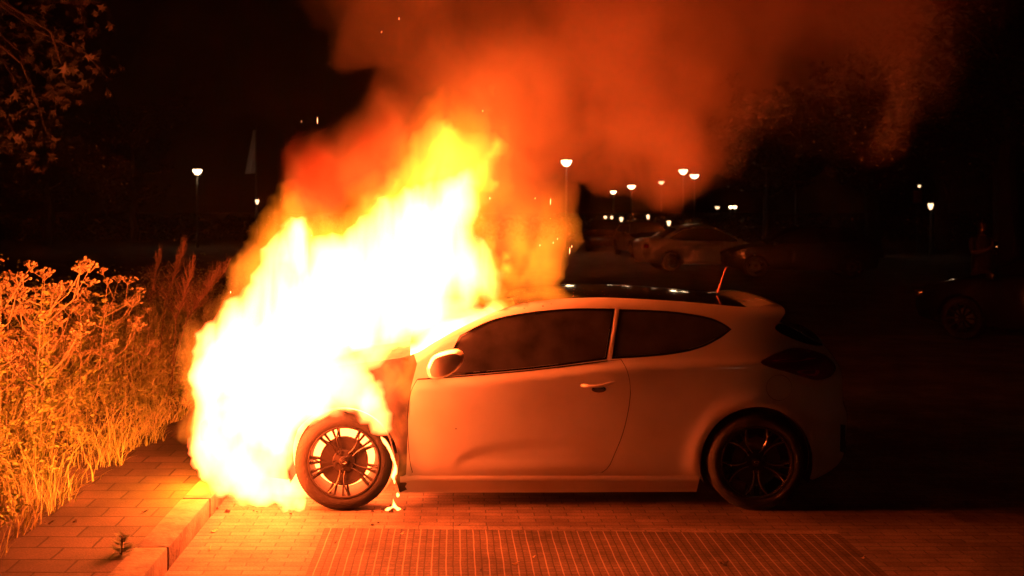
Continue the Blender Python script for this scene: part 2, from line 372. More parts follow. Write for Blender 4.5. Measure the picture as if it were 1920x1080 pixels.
# ------------------------------------------------------------------ wheels
def make_wheel(parent, loc, R=.315, rimr=.232, width=.225, rot=0, steer=0, side=-1, detail=True, tyre=None, rim=None, edge=None):
    """axis along y; outer face towards side*y."""
    tyre = tyre or M_tyre; rim = rim or M_rim
    wh = empty('wheel', loc, 0); wh.parent = parent; wh.rotation_euler = (0, rot, steer)
    s = side; hw = width / 2
    prof = [(rimr - .005, s * (hw - .012)), (rimr + .012, s * (hw - .002)), (rimr + .035, s * hw), (R - .03, s * (hw - .004)), (R - .01, s * (hw - .018)), (R - .001, s * (hw - .035)),
            (R - .001, s * (hw - .055)), (R - .006, s * (hw - .057)), (R - .006, s * (hw - .063)), (R, s * (hw - .065)), (R, 0.01), (R - .006, .009), (R - .006, -.0), (R, -.001),
            (R, -s * (hw - .06)), (R - .01, -s * (hw - .018)), (R - .04, -s * hw), (rimr, -s * (hw - .01))]
    n = 56 if detail else 24
    t = MB().lathe(prof, 'y', n).obj('tyre', tyre, wh)
    m = MB().lathe([(rimr, s * (hw - .010)), (rimr - .004, s * (hw - .002)), (rimr - .012, s * (hw - .004)), (rimr - .016, s * (hw - .03)), (rimr - .03, s * (hw - .09)), (rimr - .03, -s * (hw - .01)), (rimr, -s * (hw - .01))], 'y', n)
    yo = s * (hw - .012); th = .03
    def sector(r0, r1, a0, a1, y0, y1, dy=0):
        k = max(1, int((a1 - a0) / .12)); vs = []; fs = []
        for i in range(k + 1):
            a = a0 + (a1 - a0) * i / k
            vs += [(r0 * cos(a), y0, r0 * sin(a)), (r1 * cos(a), y1, r1 * sin(a)), (r0 * cos(a), y0 - s * th, r0 * sin(a)), (r1 * cos(a), y1 - s * th, r1 * sin(a))]
        for i in range(k):
            b = i * 4; fs += [(b, b + 4, b + 5, b + 1), (b + 2, b + 3, b + 7, b + 6), (b + 1, b + 5, b + 7, b + 3)]
        fs += [(0, 1, 3, 2), (k * 4, k * 4 + 2, k * 4 + 3, k * 4 + 1)]
        m.add(vs, fs)
    if detail:
        m.lathe([(0, yo - s * .012), (.03, yo - s * .010), (.034, yo - s * .018), (.07, yo - s * .022), (.075, yo - s * .03), (.148, yo - s * .024), (.156, yo - s * .022), (.156, yo - s * .05)], 'y', 50)
        D = pi / 180
        for k in range(5):
            b = (90 + 72 * k) * D
            for a0, a1 in ((16.5, 21.5), (26.5, 30.5), (41.5, 45.5), (50.5, 55.5)):
                # twin spokes: narrow bars tapering to the rim
                sector(.154, .218, b + a0 * D, b + a1 * D, yo - s * .02, yo - s * .004)
            e = MB()
            for q in (-1, 1):
                pts = []
                for i in range(9):
                    u = i / 8; r = .055 + .165 * u; off_ = q * (.020 + .050 * sin(min(1, u * 1.15) * pi * .62) ** .8)
                    ca, sa = cos(b), sin(b); x_ = r * ca - off_ * sa; z_ = r * sa + off_ * ca
                    pts.append((x_, yo - s * (.020 - .016 * u) + s * .002, z_))
                e.tube(pts, [.003 + .0025 * sin(pi * i / 8) for i in range(9)], 5)
            for q in (0,): e.obj('spoke_edges', edge or M_rimsilver, wh)
        for k in range(5):
            hb = MB(); a = (54 + 72 * k) * D; hb.lathe([(0, yo + s * .000), (.009, yo), (.011, yo - s * .02)], 'y', 10, (.052 * cos(a), -s * .012, .052 * sin(a)))
            hb.obj('lug_nut', M_rim, wh)
        cp = MB().lathe([(0, yo + s * .002), (.024, yo - s * .001), (.029, yo - s * .012)], 'y', 24); cp.obj('hub_cap', M_rim, wh)
        # raised oval badge on the cap
        bd = MB().lathe([(.0125, yo + s * .004), (.0145, yo + s * .005), (.016, yo + s * .001)], 'y', 24)
        for v in bd.v: v.z *= .55
        bd.obj('hub_badge', M_rimsilver, wh)
        MB().lathe([(.03, s * .02), (.145, s * .02), (.15, s * .008), (.145, -s * .006), (.03, -s * .006)], 'y', 40).obj('brake_disc', M_disc, wh)
    else:
        m.lathe([(0, yo - s * .01), (.05, yo - s * .012), (.06, yo - s * .03)], 'y', 16)
        for k in range(10):
            a = k * pi / 5; sector(.04, rimr - .01, a - .09, a + .09, yo - s * .02, yo - s * .006)
        MB().lathe([(0, 0), (.15, 0), (.15, -s * .02)], 'y', 16).obj('brake_disc', M_disc, wh)
    m.obj('rim', rim, wh)
    return wh

# ------------------------------------------------------------------ the burning car
XF, XR, WZ = -.71, 1.945, .315
CREASE = [(-1.6, .70), (-.24, .765), (.5, .83), (1.13, .895), (1.98, .918), (2.7, .90)]
BELT = [(-1.6, .80), (-.24, .85), (.5, .905), (1.0, .955), (1.5, .985), (1.98, 1.0), (2.7, .985)]
RAIL = [(-1.6, .72), (-1.2, .84), (-.6, .93), (-.3, .97), (0, 1.15), (.35, 1.26), (.6, 1.31), (.9, 1.34), (1.2, 1.345), (1.5, 1.325), (1.95, 1.285), (2.2, 1.28), (2.3, 1.1), (2.6, 1.0)]
SWAGE = [(-.02, .30), (.05, .37), (.20, .435), (.40, .465), (.7, .485), (1.0, .50)]
def smooth(t): t = max(0, min(1, t)); return t * t * (3 - 2 * t)
def wid(x, z):
    zc = interp(CREASE, x); zb = interp(BELT, x); zt = interp(RAIL, x)
    k = [(.10, .76), (.17, .80), (.24, .832), (.30, .848), (.55, .874), (zc - .10, .886), (zc, .882), (zc + .35 * (zb - zc), .872), (zb, .838), (zb + .2, .765), (zb + .40, .672), (zb + .7, .5)]
    wv = interp(k, z)
    if x > -.3:
        q = 1 - (zt - z) / .06
        if q > 0: wv -= .030 * min(q, 1.3) ** 2
    for cx in (XF, XR):
        r = sqrt((x - cx) ** 2 + (z - WZ) ** 2); wv += .014 * exp(-((r - .385) / .06) ** 2) * smooth((z - .1) / .2)
    if -.02 < x < 1.1:   # sculpted hollow in the lower door
        zs = interp(SWAGE, x); wv -= .011 * smooth((zs - z) / .09) * smooth((z - .255) / .09) * smooth((x + .02) / .1) * smooth((1.05 - x) / .6)
    if x > 1.55: wv *= 1 - .27 * (max(0, x - 1.75) / .83) ** 3
    if x < -.8: wv *= 1 - .30 * ((-.8 - x) / .76) ** 3
    return wv
def on_side(px, py):
    d = 7.0; x = z = 0
    for _ in range(12):
        x = (px - CX) / F * d; z = CAMH - (py - CY) / F * d
        d = -CAMY - wid(x, z)
    return Vector((x, z))
def trace(P): return [on_side(*p) for p in P]
car = empty('burning_car', (.5, 0, 0), 0, 'white three-door hatchback with black roof, its front end on fire at the kerb', 'car')
ORG = Vector((.5, 0, 0))
rail_px = [(947, 577.5), (1020, 563.5), (1093, 558.5), (1156, 558.5), (1276, 565), (1400, 576)]
tailtop_px = [(1430, 573), (1456, 570), (1468, 576), (1472, 586), (1464, 600), (1464, 605), (1492, 617), (1519, 633), (1542, 642), (1548, 652), (1563, 671), (1577, 699), (1579, 728), (1580, 755), (1587, 775), (1587, 810), (1583, 847), (1572, 870), (1548, 888), (1523, 900)]
front = [Vector(p) for p in ((-1.44, .20), (-1.53, .30), (-1.56, .45), (-1.55, .6), (-1.47, .71), (-1.3, .80), (-1.0, .88), (-.6, .94), (-.28, .985), (-.12, 1.07), (.04, 1.155))]
rear_arch = [Vector((XR + .357 * cos(a), WZ + .357 * sin(a))) for a in [radians(t) for t in range(-17, 199, 6)]]
rear_arch = [p for p in rear_arch if p.y > .185]
sillz = on_side(1310, 922).y
front_arch = [Vector((XF + .357 * cos(a), WZ + .357 * sin(a))) for a in [radians(t) for t in range(-20, 201, 6)]]
front_arch = [p for p in front_arch if p.y > .19]
topline = front + trace(rail_px) + trace(tailtop_px)
top_s = cr([(p.x, p.y) for p in topline], 4, closed=False)
outline = list(top_s) + [p for p in rear_arch if p.x < top_s[-1].x - .005] + [Vector((XR - .36, sillz)), Vector((.7, sillz - .004)), Vector((XF + .36, sillz - .006))] + front_arch + [Vector((XF - .36, .185))]
door_px = [(782, 712), (782, 712), (771, 733), (765.5, 765), (764.5, 800), (767, 850), (773, 884), (785, 896), (900, 897), (1038, 895.5), (1110, 891), (1138, 879), (1153, 850), (1168, 812), (1179, 765), (1182, 725), (1176, 695), (1165, 674.5), (1165, 674.5), (1139, 677), (1139, 677), (1000, 695), (835, 708.5), (835, 708.5)]
dwin_px = [(838, 706), (838, 706), (842, 672), (862, 629), (862, 629), (906, 606), (947, 593), (1000, 584.5), (1052, 579.5), (1093, 578), (1153, 578.5), (1153, 578.5), (1138, 674), (1138, 674), (1000, 692)]
qwin_px = [(1161, 579.5), (1161, 579.5), (1250, 583), (1320, 593), (1352, 604), (1370, 616), (1370, 619), (1352, 633), (1320, 650), (1280, 661), (1220, 668.5), (1147, 673), (1147, 673)]
tail_px = [(1426.5, 679), (1440, 670), (1457, 662), (1486, 653.5), (1515, 655.5), (1546, 666), (1562, 680), (1567, 691), (1558, 705), (1534, 712), (1515, 709), (1476, 697), (1443, 688)]
flap_px = [(1453, 614), (1464.3, 606.5), (1492, 619), (1518, 635), (1540, 644), (1540, 648), (1515, 645), (1486, 635), (1460.6, 623)]
def tpoly(P, n=3, raw=False): return cr([tuple(v) for v in trace(P)], n)
door = tpoly(door_px); dwin = tpoly(dwin_px); qwin = tpoly(qwin_px); tail = tpoly(tail_px); flap = tpoly(flap_px)
def circ(px, py, r, n=28): return trace([(px + r * cos(2 * pi * i / n), py + r * sin(2 * pi * i / n)) for i in range(n)])
flapc = circ(1461, 727, 24)
P = {'door_o': offset(door, .0022), 'door_i': offset(door, -.0022), 'dwin': dwin, 'dwin_i': offset(dwin, -.013), 'qwin': qwin, 'qwin_i': offset(qwin, -.013),
     'tail_o': offset(tail, .002), 'tail': tail, 'fuel_o': offset(flapc, .0015), 'fuel_i': offset(flapc, -.0015), 'flap': flap}
fender_cut = [Vector(p) for p in ((-.31, .17), (-.30, .30), (-.29, .6), (-.27, .8), (-.235, .935), (-.26, 1.0))]
V2, T2 = triangulate(list(P.values()) + [outline], .026, outline, .45, opens=[fender_cut])
def region(c):
    if inside(c, P['dwin_i']): return 'door_glass'
    if inside(c, P['dwin']): return 'door_frame'
    if inside(c, P['qwin_i']): return 'quarter_glass'
    if inside(c, P['qwin']): return 'quarter_frame'
    if inside(c, P['tail']): return 'tail'
    if inside(c, P['tail_o']): return 'seal_tail'
    if inside(c, P['flap']): return 'flap'
    if inside(c, P['fuel_i']): return 'fuel'
    if inside(c, P['fuel_o']): return 'seal_fuel'
    if inside(c, P['door_i']): return 'door'
    if inside(c, P['door_o']): return 'seal'
    k = interp([(p.y, p.x) for p in fender_cut], c.y)
    return 'fender' if c.x < k else 'body'
REG = {}
for t, c in T2: REG.setdefault(region(c), []).append(t)
_wc = {}
def wv(p):
    k = (round(p[0], 5), round(p[1], 5))
    if k not in _wc:
        a = wid(p[0], p[1]); e = .004
        gx = (wid(p[0] + e, p[1]) - wid(p[0] - e, p[1])) / (2 * e); gz = (wid(p[0], p[1] + e) - wid(p[0], p[1] - e)) / (2 * e)
        _wc[k] = (a, Vector((-gx, -1, -gz)).normalized())
    return _wc[k]
def side_obj(name, regs, mat, parent, inset=0, mirror=False, puff=None):
    ids = {}; vs = []; ns = []; fs = []
    for r in regs:
        for t in REG.get(r, ()):
            f = []
            for i in t:
                if i not in ids:
                    ids[i] = len(vs); p = V2[i]; a, n = wv(p); a2 = a - inset + (puff(p) if puff else 0)
                    vs.append(Vector((p.x, -a2, p.y)) - ORG); ns.append(n.copy())
                f.append(ids[i])
            a, b, c = [V2[i] for i in t]
            if (b - a).cross(c - a) < 0: f.reverse()
            fs.append(tuple(f))
    if mirror:
        for v in vs: v.y = -v.y
        for n in ns: n.y = -n.y
        fs = [tuple(reversed(f)) for f in fs]
    return mesh_obj(name, vs, fs, mat, parent, True, ns)
cwall = Vector((0, 0))
for mir in (False, True):
    side_obj('body_side', ['body'], M_white, car, 0, mir)
    side_obj('front_fender', ['fender'], M_char, car, 0, mir)
    d = side_obj('door', ['door'], M_white, car, 0, mir)
    side_obj('window_frame', ['door_frame'], M_black, d, .003, mir)
    side_obj('window_glass', ['door_glass'], M_glass, d, .008, mir)
    q = side_obj('quarter_window', ['quarter_glass'], M_glass, car, .008, mir)
    side_obj('window_frame', ['quarter_frame'], M_black, q, .003, mir)
    side_obj('panel_gap', ['seal'], M_seal, car, .010, mir); side_obj('lamp_gap', ['seal_tail'], M_seal, car, .006, mir); side_obj('flap_gap', ['seal_fuel'], M_seal, car, .004, mir)
    cen = Vector((sum(p.x for p in tail) / len(tail), sum(p.y for p in tail) / len(tail)))
    tl = side_obj('tail_lamp', ['tail'], M_tail, car, -.004, mir, puff=lambda p: .012 * smooth(segdist(p, tail) / .03))
    side_obj('rear_quarter_trim', ['flap'], M_black, car, -.003, mir)
    side_obj('fuel_flap', ['fuel'], M_white, car, -.0005, mir) if not mir else side_obj('side_patch', ['fuel'], M_white, car, 0, mir)
    sgn = 1 if mir else -1
    # red bars inside the tail lamp
    for barpx in ([(1445, 676), (1490, 671), (1530, 671), (1490, 676.5)], [(1493, 696), (1515, 693), (1535, 694), (1528, 704), (1510, 702)]):
        pl = cr([tuple(v) for v in trace(barpx)], 4)
        vs = []
        for p in pl:
            a, n = wv(p); vs.append(Vector((p.x, sgn * (a + .004 + .012 * smooth(segdist(p, tail) / .03) + .0015), p.y)) - ORG)
        mesh_obj('tail_lamp_bar', vs, [tuple(range(len(vs)))], M_tailred, tl, False)
    # lit gap between the two windows, its light put in as a white strip
    mbp = MB(); a0 = on_side(1157, 579); a1 = on_side(1142.5, 673)
    pts = []
    for i in range(7):
        p = a0.lerp(a1, i / 6); a, n = wv(p); pts.append((p, a))
    vs = []
    for p, a in pts:
        for dx in (-.011, .011): vs.append(Vector((p.x + dx, sgn * (a - .006), p.y)) - ORG)
        for dx in (-.0065, .0065): vs.append(Vector((p.x + dx, sgn * (a + .001), p.y)) - ORG)
    fs = []
    for i in range(6):
        b = i * 4; fs += [(b, b + 4, b + 6, b + 2), (b + 2, b + 6, b + 7, b + 3), (b + 3, b + 7, b + 5, b + 1)]
    mesh_obj('lit_gap_strip', vs, fs, M_white, car, False)
    # belt line trim
    tp = [on_side(px, py) for px, py in ((783, 711), (835, 707.5), (920, 701), (1000, 693.5), (1070, 685), (1139, 676.5))]
    tp = cr([tuple(v) for v in tp], 4, closed=False)
    MB().tube([Vector((p.x, sgn * (wv(p)[0] + .001), p.y)) - ORG for p in tp], .0042, 6).obj('belt_trim', M_chrome if False else M_black, d)
    # sill moulding: rounded lower lip under the door
    sp = [Vector((x, .222)) for x in [XF + .37 + .1 * i for i in range(20)] if x < XR - .36] if False else [Vector((XF + .365 + i * (XR - XF - .73) / 12, .205)) for i in range(13)]
    s_ = MB()
    vs = []; fs = []
    for i, p in enumerate(sp):
        a = wid(p.x, .205)
        for dz, dy in ((.03, .001), (.02, .004), (0, .006), (-.02, .003), (-.035, -.01)):
            vs.append(Vector((p.x, sgn * (a + dy), .205 + dz)) - ORG)
    for i in range(len(sp) - 1):
        for j in range(4): fs.append((i * 5 + j, (i + 1) * 5 + j, (i + 1) * 5 + j + 1, i * 5 + j + 1))
    mesh_obj('sill', vs, fs, M_white, car)
# door handle (bulb, bar and recessed cup)
def sp3(px, py, out=0.0):
    p = on_side(px, py); a, n = wv(p); return Vector((p.x, -(a + out), p.y)) - ORG
hd = [o for o in car.children if o.name.startswith('door')][0]
M_handle = pmat('handle_paint', (.85, .83, .80), .2, coat=1)
hpts = [sp3(1090, 723, .008), sp3(1097, 722, .024), sp3(1104, 722.5, .032), sp3(1116, 722, .036), sp3(1128, 720.5, .036), sp3(1137, 718.5, .032), sp3(1146, 716.5, .024), sp3(1153, 715.5, .006)]
hm = MB().tube(hpts, [.010, .0135, .010, .0072, .0070, .0105, .009, .004], 10); hm.obj('door_handle', M_handle, hd)
cup = MB(); cc = sp3(1123, 730, .0015)
vs = [cc + Vector((.047 * cos(t), 0, .021 * sin(t))) for t in [2 * pi * i / 20 for i in range(20)]]
vs2 = [cc + Vector((.030 * cos(t), -.004, .010 * sin(t) - .003)) for t in [2 * pi * i / 20 for i in range(20)]]
cup.add(vs + vs2, [(i, (i + 1) % 20, 20 + (i + 1) % 20, 20 + i) for i in range(20)] + [tuple(range(39, 19, -1))]); cup.obj('handle_cup', M_chrome, hd)

# ---- strap: nose, bonnet, windscreen, roof, tailgate, bumper
crown = {}
def crownf(i, p):
    x, z = p.x, p.y
    return 0
NS = len(top_s)
def strap(name, pred, mat, parent=car, lift=0, cr_=None, nrm=True, ny=14):
    idx = [i for i in range(NS) if pred(i)]
    vs = []; fs = []; rows = 0
    for i in idx:
        p = top_s[i]; t = (top_s[min(i + 1, NS - 1)] - top_s[max(i - 1, 0)]).normalized(); n = Vector((-t.y, t.x))
        W = wid(p.x, p.y); c = interp(CROWN, i)
        for j in range(ny + 1):
            u = -1 + 2 * j / ny; b = (1 - abs(u) ** 2.6) * c + lift
            vs.append(Vector((p.x + n.x * b, u * W, p.y + n.y * b)) - ORG)
        rows += 1
    for r in range(rows - 1):
        for j in range(ny):
            a = r * (ny + 1) + j; fs.append((a, a + 1, a + ny + 2, a + ny + 1))
    return mesh_obj(name, vs, fs, mat, parent)
nf = len(front); nr = len(rail_px)
I_cowl = 8 * 4; I_roof0 = (nf + 0) * 4 + 1; I_roof1 = (nf + nr - 1) * 4; I_sp = (nf + nr + 4) * 4; I_gl = (nf + nr + 9) * 4
CROWN = [(0, .14), (16, .13), (22, .05), (I_cowl - 4, .045), (I_cowl + 6, .09), (I_roof0, .05), (I_roof0 + 8, .034), (I_roof1, .03), (I_roof1 + 6, .02), (I_sp, .03), (I_sp + 4, .05), (I_gl, .07), (I_gl + 12, .09), (NS - 12, .11), (NS - 1, .08)]
strap('front_bumper', lambda i: i <= 17, M_char)
strap('bonnet', lambda i: 17 <= i <= I_cowl, M_char)
strap('windscreen', lambda i: I_cowl <= i <= I_roof0, M_glass)
strap('roof_panel', lambda i: I_roof0 <= i <= I_roof1, M_roofblk)
strap('roof_spoiler', lambda i: I_roof1 <= i <= I_sp, M_white)
tg = strap('rear_window', lambda i: I_sp <= i <= I_gl, M_black)
strap('tailgate', lambda i: I_gl <= i <= I_gl + 22, M_white)
strap('rear_bumper', lambda i: I_gl + 22 <= i <= NS - 1, M_white)
# dark lower insert of the rear bumper
ins = MB(); pi_ = [on_side(px, py) for px, py in ((1576, 795), (1585, 797), (1585, 850), (1575, 846))]
vs = [Vector((p.x, -(wv(p)[0] + .004), p.y)) - ORG for p in pi_]; vs += [v * 1.0 + Vector((-.01, .03, 0)) for v in vs]
ins.add(vs, [(0, 1, 2, 3), (0, 4, 5, 1), (2, 6, 7, 3), (1, 5, 6, 2), (0, 3, 7, 4)]); ins.obj('bumper_insert', M_plastic, car, False)
# arch liners + floor pan
for cx in (XF, XR):
    for sg in (-1, 1):
        m = MB(); n = 24; vs = []; fs = []
        for i in range(n + 1):
            a = radians(-22 + 224 * i / n)
            x_, z_ = cx + .362 * cos(a), WZ + .362 * sin(a)
            vs += [Vector((x_, sg * (wid(cx, WZ + .3) - .012), z_)) - ORG, Vector((x_, sg * .58, z_)) - ORG]
        for i in range(n): fs.append((2 * i, 2 * i + 1, 2 * i + 3, 2 * i + 2))
        c0 = len(vs); vs.append(Vector((cx, sg * .58, WZ)) - ORG)
        if cx == XR: fs += [(c0, 2 * i + 1, 2 * i + 3) for i in range(n)]
        m.add(vs, fs).obj('wheel_arch_liner', M_plastic, car)
MB().box(Vector((.62, 0, .20)) - ORG, (1.86, 1.5, .05)).box(Vector((2.42, 0, .24)) - ORG, (.24, 1.2, .06)).obj('floor_pan', M_plastic, car)
# cabin: seats, dash, steering wheel
def seat(x, y, name='seat'):
    s = empty(name, Vector((x, y, .28)) - ORG); s.parent = car
    MB().box((0, 0, .16), (.5, .5, .16), bev=.05).obj('seat_cushion', M_seat, s)
    MB().box((.27, 0, .50), (.14, .5, .60), Matrix.Rotation(radians(14), 3, 'Y'), bev=.05).obj('seat_back', M_seat, s)
    MB().box((.37, 0, .86), (.09, .26, .17), Matrix.Rotation(radians(8), 3, 'Y'), bev=.035).obj('headrest', M_seat, s)
seat(.62, -.36); seat(.62, .36)
MB().box(Vector((1.62, 0, .62)) - ORG, (.16, 1.2, .62), Matrix.Rotation(radians(14), 3, 'Y'), bev=.05).box(Vector((1.33, 0, .44)) - ORG, (.5, 1.2, .2), bev=.05).obj('rear_bench', M_seat, car)
MB().box(Vector((-.08, 0, .80)) - ORG, (.42, 1.36, .28), bev=.06).obj('dashboard', M_seat, car)
stw = MB(); pts = [Vector((.22 + .05 * sin(t), -.36 + .18 * cos(t), .88 + .17 * sin(t))) - ORG for t in [2 * pi * i / 24 for i in range(25)]]
stw.tube(pts, .012, 6, False); stw.obj('steering_wheel', M_seat, car)
# antenna
A0 = Vector((1.905, 0, 1.335)); A1 = A0 + Vector((.062, 0, .185))
MB().tube([A0 - ORG, A0 + Vector((.02, 0, .06)) - ORG, A1 - ORG], [.008, .0058, .0045], 8).obj('roof_antenna', M_antenna, car)
# door mirrors
def mirror(sg):
    m = MB()
    mo = [(799.6, 694), (801.5, 684), (810, 668), (827, 659.5), (849.6, 654), (862, 655), (870, 663), (869, 676), (860, 689), (843, 701), (822.5, 709), (805, 706)]
    dd = -CAMY - 1.0; pts = [Vector(((px - CX) / F * dd, CAMH - (py - CY) / F * dd)) for px, py in mo]
    pts = cr([tuple(p) for p in pts], 3); c = sum(pts, Vector((0, 0))) / len(pts)
    n = len(pts); vs = []; lay = ((.0, -.115, .02), (.45, -.115, 0), (.8, -.10, 0), (.97, -.065, 0), (1.0, -.02, 0), (.97, .03, 0), (.85, .06, 0), (.5, .075, 0))
    for k, dy, _ in lay:
        for p in pts:
            q = c + (p - c) * max(k, .02); vs.append(Vector((q.x, sg * (1.0 - dy - .0), q.y)) - ORG)
    fs = []
    for r in range(len(lay) - 1):
        for i in range(n): fs.append((r * n + i, r * n + (i + 1) % n, (r + 1) * n + (i + 1) % n, (r + 1) * n + i))
    if sg > 0: fs = [tuple(reversed(f)) for f in fs]
    m.add(vs, fs)
    o = m.obj('door_mirror', M_handle, car)
    st = MB().tube([Vector((c.x - .03, sg * .96, c.y - .04)) - ORG, Vector((c.x - .07, sg * .90, c.y - .075)) - ORG, Vector((c.x - .09, sg * .84, c.y - .09)) - ORG], [.03, .026, .03], 8); st.obj('mirror_foot', M_plastic, o)
mirror(-1); mirror(1)
# scorched headlamps and grille of the burning nose
for sg in (-1, 1):
    vs = []; n = 18
    for ring, (k, out) in enumerate(((1.0, .0), (.9, .012), (.5, .02), (.02, .022))):
        for i in range(n):
            a = 2 * pi * i / n; x_ = -1.36 + .13 * k * cos(a); z_ = .655 + (.048 * sin(a) + .03 * cos(a)) * k
            vs.append(Vector((x_, sg * (wid(x_, z_) + out), z_)) - ORG)
    fs = [(q * n + i, q * n + (i + 1) % n, (q + 1) * n + (i + 1) % n, (q + 1) * n + i) for q in range(3) for i in range(n)]
    mesh_obj('headlamp', vs, fs, pmat('scorched_lens', (.12, .10, .09), .25, coat=.5), car)
MB().box(Vector((-1.70, 0, .42)) - ORG, (.05, .9, .13), bev=.02).obj('grille', M_plastic, car)
# wheels
make_wheel(car, Vector((XF, -.775, WZ)) - ORG, rot=radians(9), steer=radians(5), edge=M_rim, tyre=pmat('charred_tyre', (.013, .011, .010), .85, bump=(40, .5), var=(9, (.03, .024, .02), .4, .8)), rim=pmat('sooty_rim', (.02, .017, .015), .6, bump=(60, .3)))
make_wheel(car, Vector((XR, -.775, WZ)) - ORG, rot=radians(0))
make_wheel(car, Vector((XF, .775, WZ)) - ORG, side=1, steer=radians(5)); make_wheel(car, Vector((XR, .775, WZ)) - ORG, side=1)
# soot spots and chips on the door and rail, as the photo shows
for px, py, r in ((855, 804, .0045), (988, 566.5, .004), (1018, 574, .005), (1034, 570, .003), (983, 578, .003)):
    c = sp3(px, py, .0012); sp_ = MB(); sp_.add([c + Vector((r * 1.3 * cos(t), 0, r * .8 * sin(t))) for t in [2 * pi * i / 7 for i in range(7)]], [tuple(range(7))]); sp_.obj('soot_speck', M_seal, hd, False)

# ------------------------------------------------------------------ other parked cars
def simple_car(name, label, paint, loc, rz, kind='sedan', group=None, scale=1.0, glass=None, cat='car', rim=None):
    """local frame: nose at -x; 4.5 m long"""
    if kind == 'sedan':
        top = [(-2.2, .3), (-2.25, .5), (-2.12, .68), (-1.5, .82), (-1.05, .92), (-.45, 1.26), (0, 1.42), (.6, 1.43), (1.1, 1.33), (1.6, 1.06), (1.75, 1.02), (2.15, .98), (2.25, .8), (2.22, .5), (2.15, .28)]
        win = [(-.95, .93), (-.95, .93), (-.42, 1.23), (0, 1.36), (.6, 1.37), (1.05, 1.27), (1.42, 1.04), (1.42, 1.04), (1.0, .98), (1.0, .98)]
    else:
        top = [(-2.1, .3), (-2.16, .5), (-2.05, .72), (-1.5, .88), (-1.05, .97), (-.5, 1.28), (-.1, 1.44), (.6, 1.48), (1.3, 1.42), (1.8, 1.15), (2.02, .95), (2.08, .7), (2.0, .3)]
        win = [(-.95, .98), (-.95, .98), (-.48, 1.26), (-.05, 1.38), (.6, 1.41), (1.2, 1.33), (1.5, 1.12), (1.4, 1.06), (1.0, 1.03), (1.0, 1.03)]
    ax, bx, R = -1.35, 1.32, .325
    tops = cr(top, 3, closed=False)
    def arch(c): return [Vector((c + .37 * cos(radians(t)), R + .37 * sin(radians(t)))) for t in range(-15, 196, 15)]
    out = list(tops) + [p for p in arch(bx) if p.y > .22] + [p for p in arch(ax) if p.y > .22]
    wn = cr(win, 3)
    V, T = triangulate([out, wn], .12, out, .4, opens=[[Vector((-.35, .3)), Vector((-.35, .9))], [Vector((.62, .3)), Vector((.62, .92))]])
    def wd(x, z):
        v = interp([(.1, .80), (.3, .86), (.6, .89), (.85, .88), (.98, .82), (1.5, .58)], z)
        if x > 1.4: v *= 1 - .3 * ((x - 1.4) / .85) ** 3
        if x < -1.3: v *= 1 - .32 * ((-1.3 - x) / .95) ** 3
        return v
    root = empty(name, loc, rz, label, cat, group); root.scale = (scale,) * 3
    for sg in (-1, 1):
        for nm, keep, mt, par in (('body_side', lambda c: not inside(c, wn), paint, root), ('side_window', lambda c: inside(c, wn), glass or M_black, root)):
            ids = {}; vs = []; fs = []
            for t, c in T:
                if not keep(c): continue
                f = []
                for i in t:
                    if i not in ids: ids[i] = len(vs); vs.append(Vector((V[i].x, sg * (wd(V[i].x, V[i].y) - (.004 if nm != 'body_side' else 0)), V[i].y)))
                    f.append(ids[i])
                if ((V[t[1]] - V[t[0]]).cross(V[t[2]] - V[t[0]]) < 0) != (sg > 0): f.reverse()
                fs.append(tuple(f))
            mesh_obj(nm, vs, fs, mt, par)
    N = len(tops)
    def st(nm, a, b, mt, ny=8):
        vs = []; fs = []
        for i in range(a, b + 1):
            p = tops[i]; t = (tops[min(i + 1, N - 1)] - tops[max(i - 1, 0)]).normalized(); n = Vector((-t.y, t.x)); W_ = wd(p.x, p.y)
            for j in range(ny + 1):
                u = -1 + 2 * j / ny; b_ = (1 - u * u) * .06; vs.append(Vector((p.x + n.x * b_, u * W_, p.y + n.y * b_)))
        for r in range(b - a):
            for j in range(ny):
                q = r * (ny + 1) + j; fs.append((q, q + 1, q + ny + 2, q + ny + 1))
        mesh_obj(nm, vs, fs, mt, root)
    cowl = 4 * 3; r0 = 6 * 3; r1 = 8 * 3; rg = (9 if kind == 'sedan' else 10) * 3
    st('front_end', 0, 6, paint); st('bonnet', 6, cowl, paint); st('windscreen', cowl, r0, glass or M_black); st('roof', r0, r1, paint); st('rear_window', r1, rg, glass or M_black); st('rear_end', rg, N - 1, paint)
    for sg in (-1, 1):
        make_wheel(root, (ax, sg * .76, R), R=R, side=sg, detail=False, rim=rim, tyre=rim); make_wheel(root, (bx, sg * .76, R), R=R, side=sg, detail=False, rim=rim, tyre=rim)
        hl = MB().box((-2.05, sg * .66, .66), (.22, .26, .13), Matrix.Rotation(radians(-12), 3, 'Y') @ Matrix.Rotation(sg * radians(-22), 3, 'Z'), bev=.04); hl.obj('headlamp', MATS.get('clear_lens') or pmat('clear_lens', (.14, .14, .14), .08, coat=1), root)
        tl = MB().box((2.12 if kind == 'sedan' else 1.99, sg * .66, .80), (.14, .24, .14), Matrix.Rotation(sg * radians(24), 3, 'Z'), bev=.04); tl.obj('rear_lamp', M_tailred, root)
        MB().box((-.82, sg * 1.0, .98), (.12, .18, .12), bev=.04).obj('door_mirror', paint, root)
    MB().box((0, 0, .27), (3.6, 1.3, .1)).obj('floor_pan', M_plastic, root)
    return root
P_silver = pmat('silver_paint', (.85, .85, .86), .4, metal=0, coat=.5)
P_dark = pmat('dark_paint', (.006, .006, .007), .3, coat=.5)
P_grey = pmat('grey_paint', (.12, .12, .13), .35, coat=.5)
P_red = pmat('maroon_paint', (.12, .03, .03), .35, coat=.5)
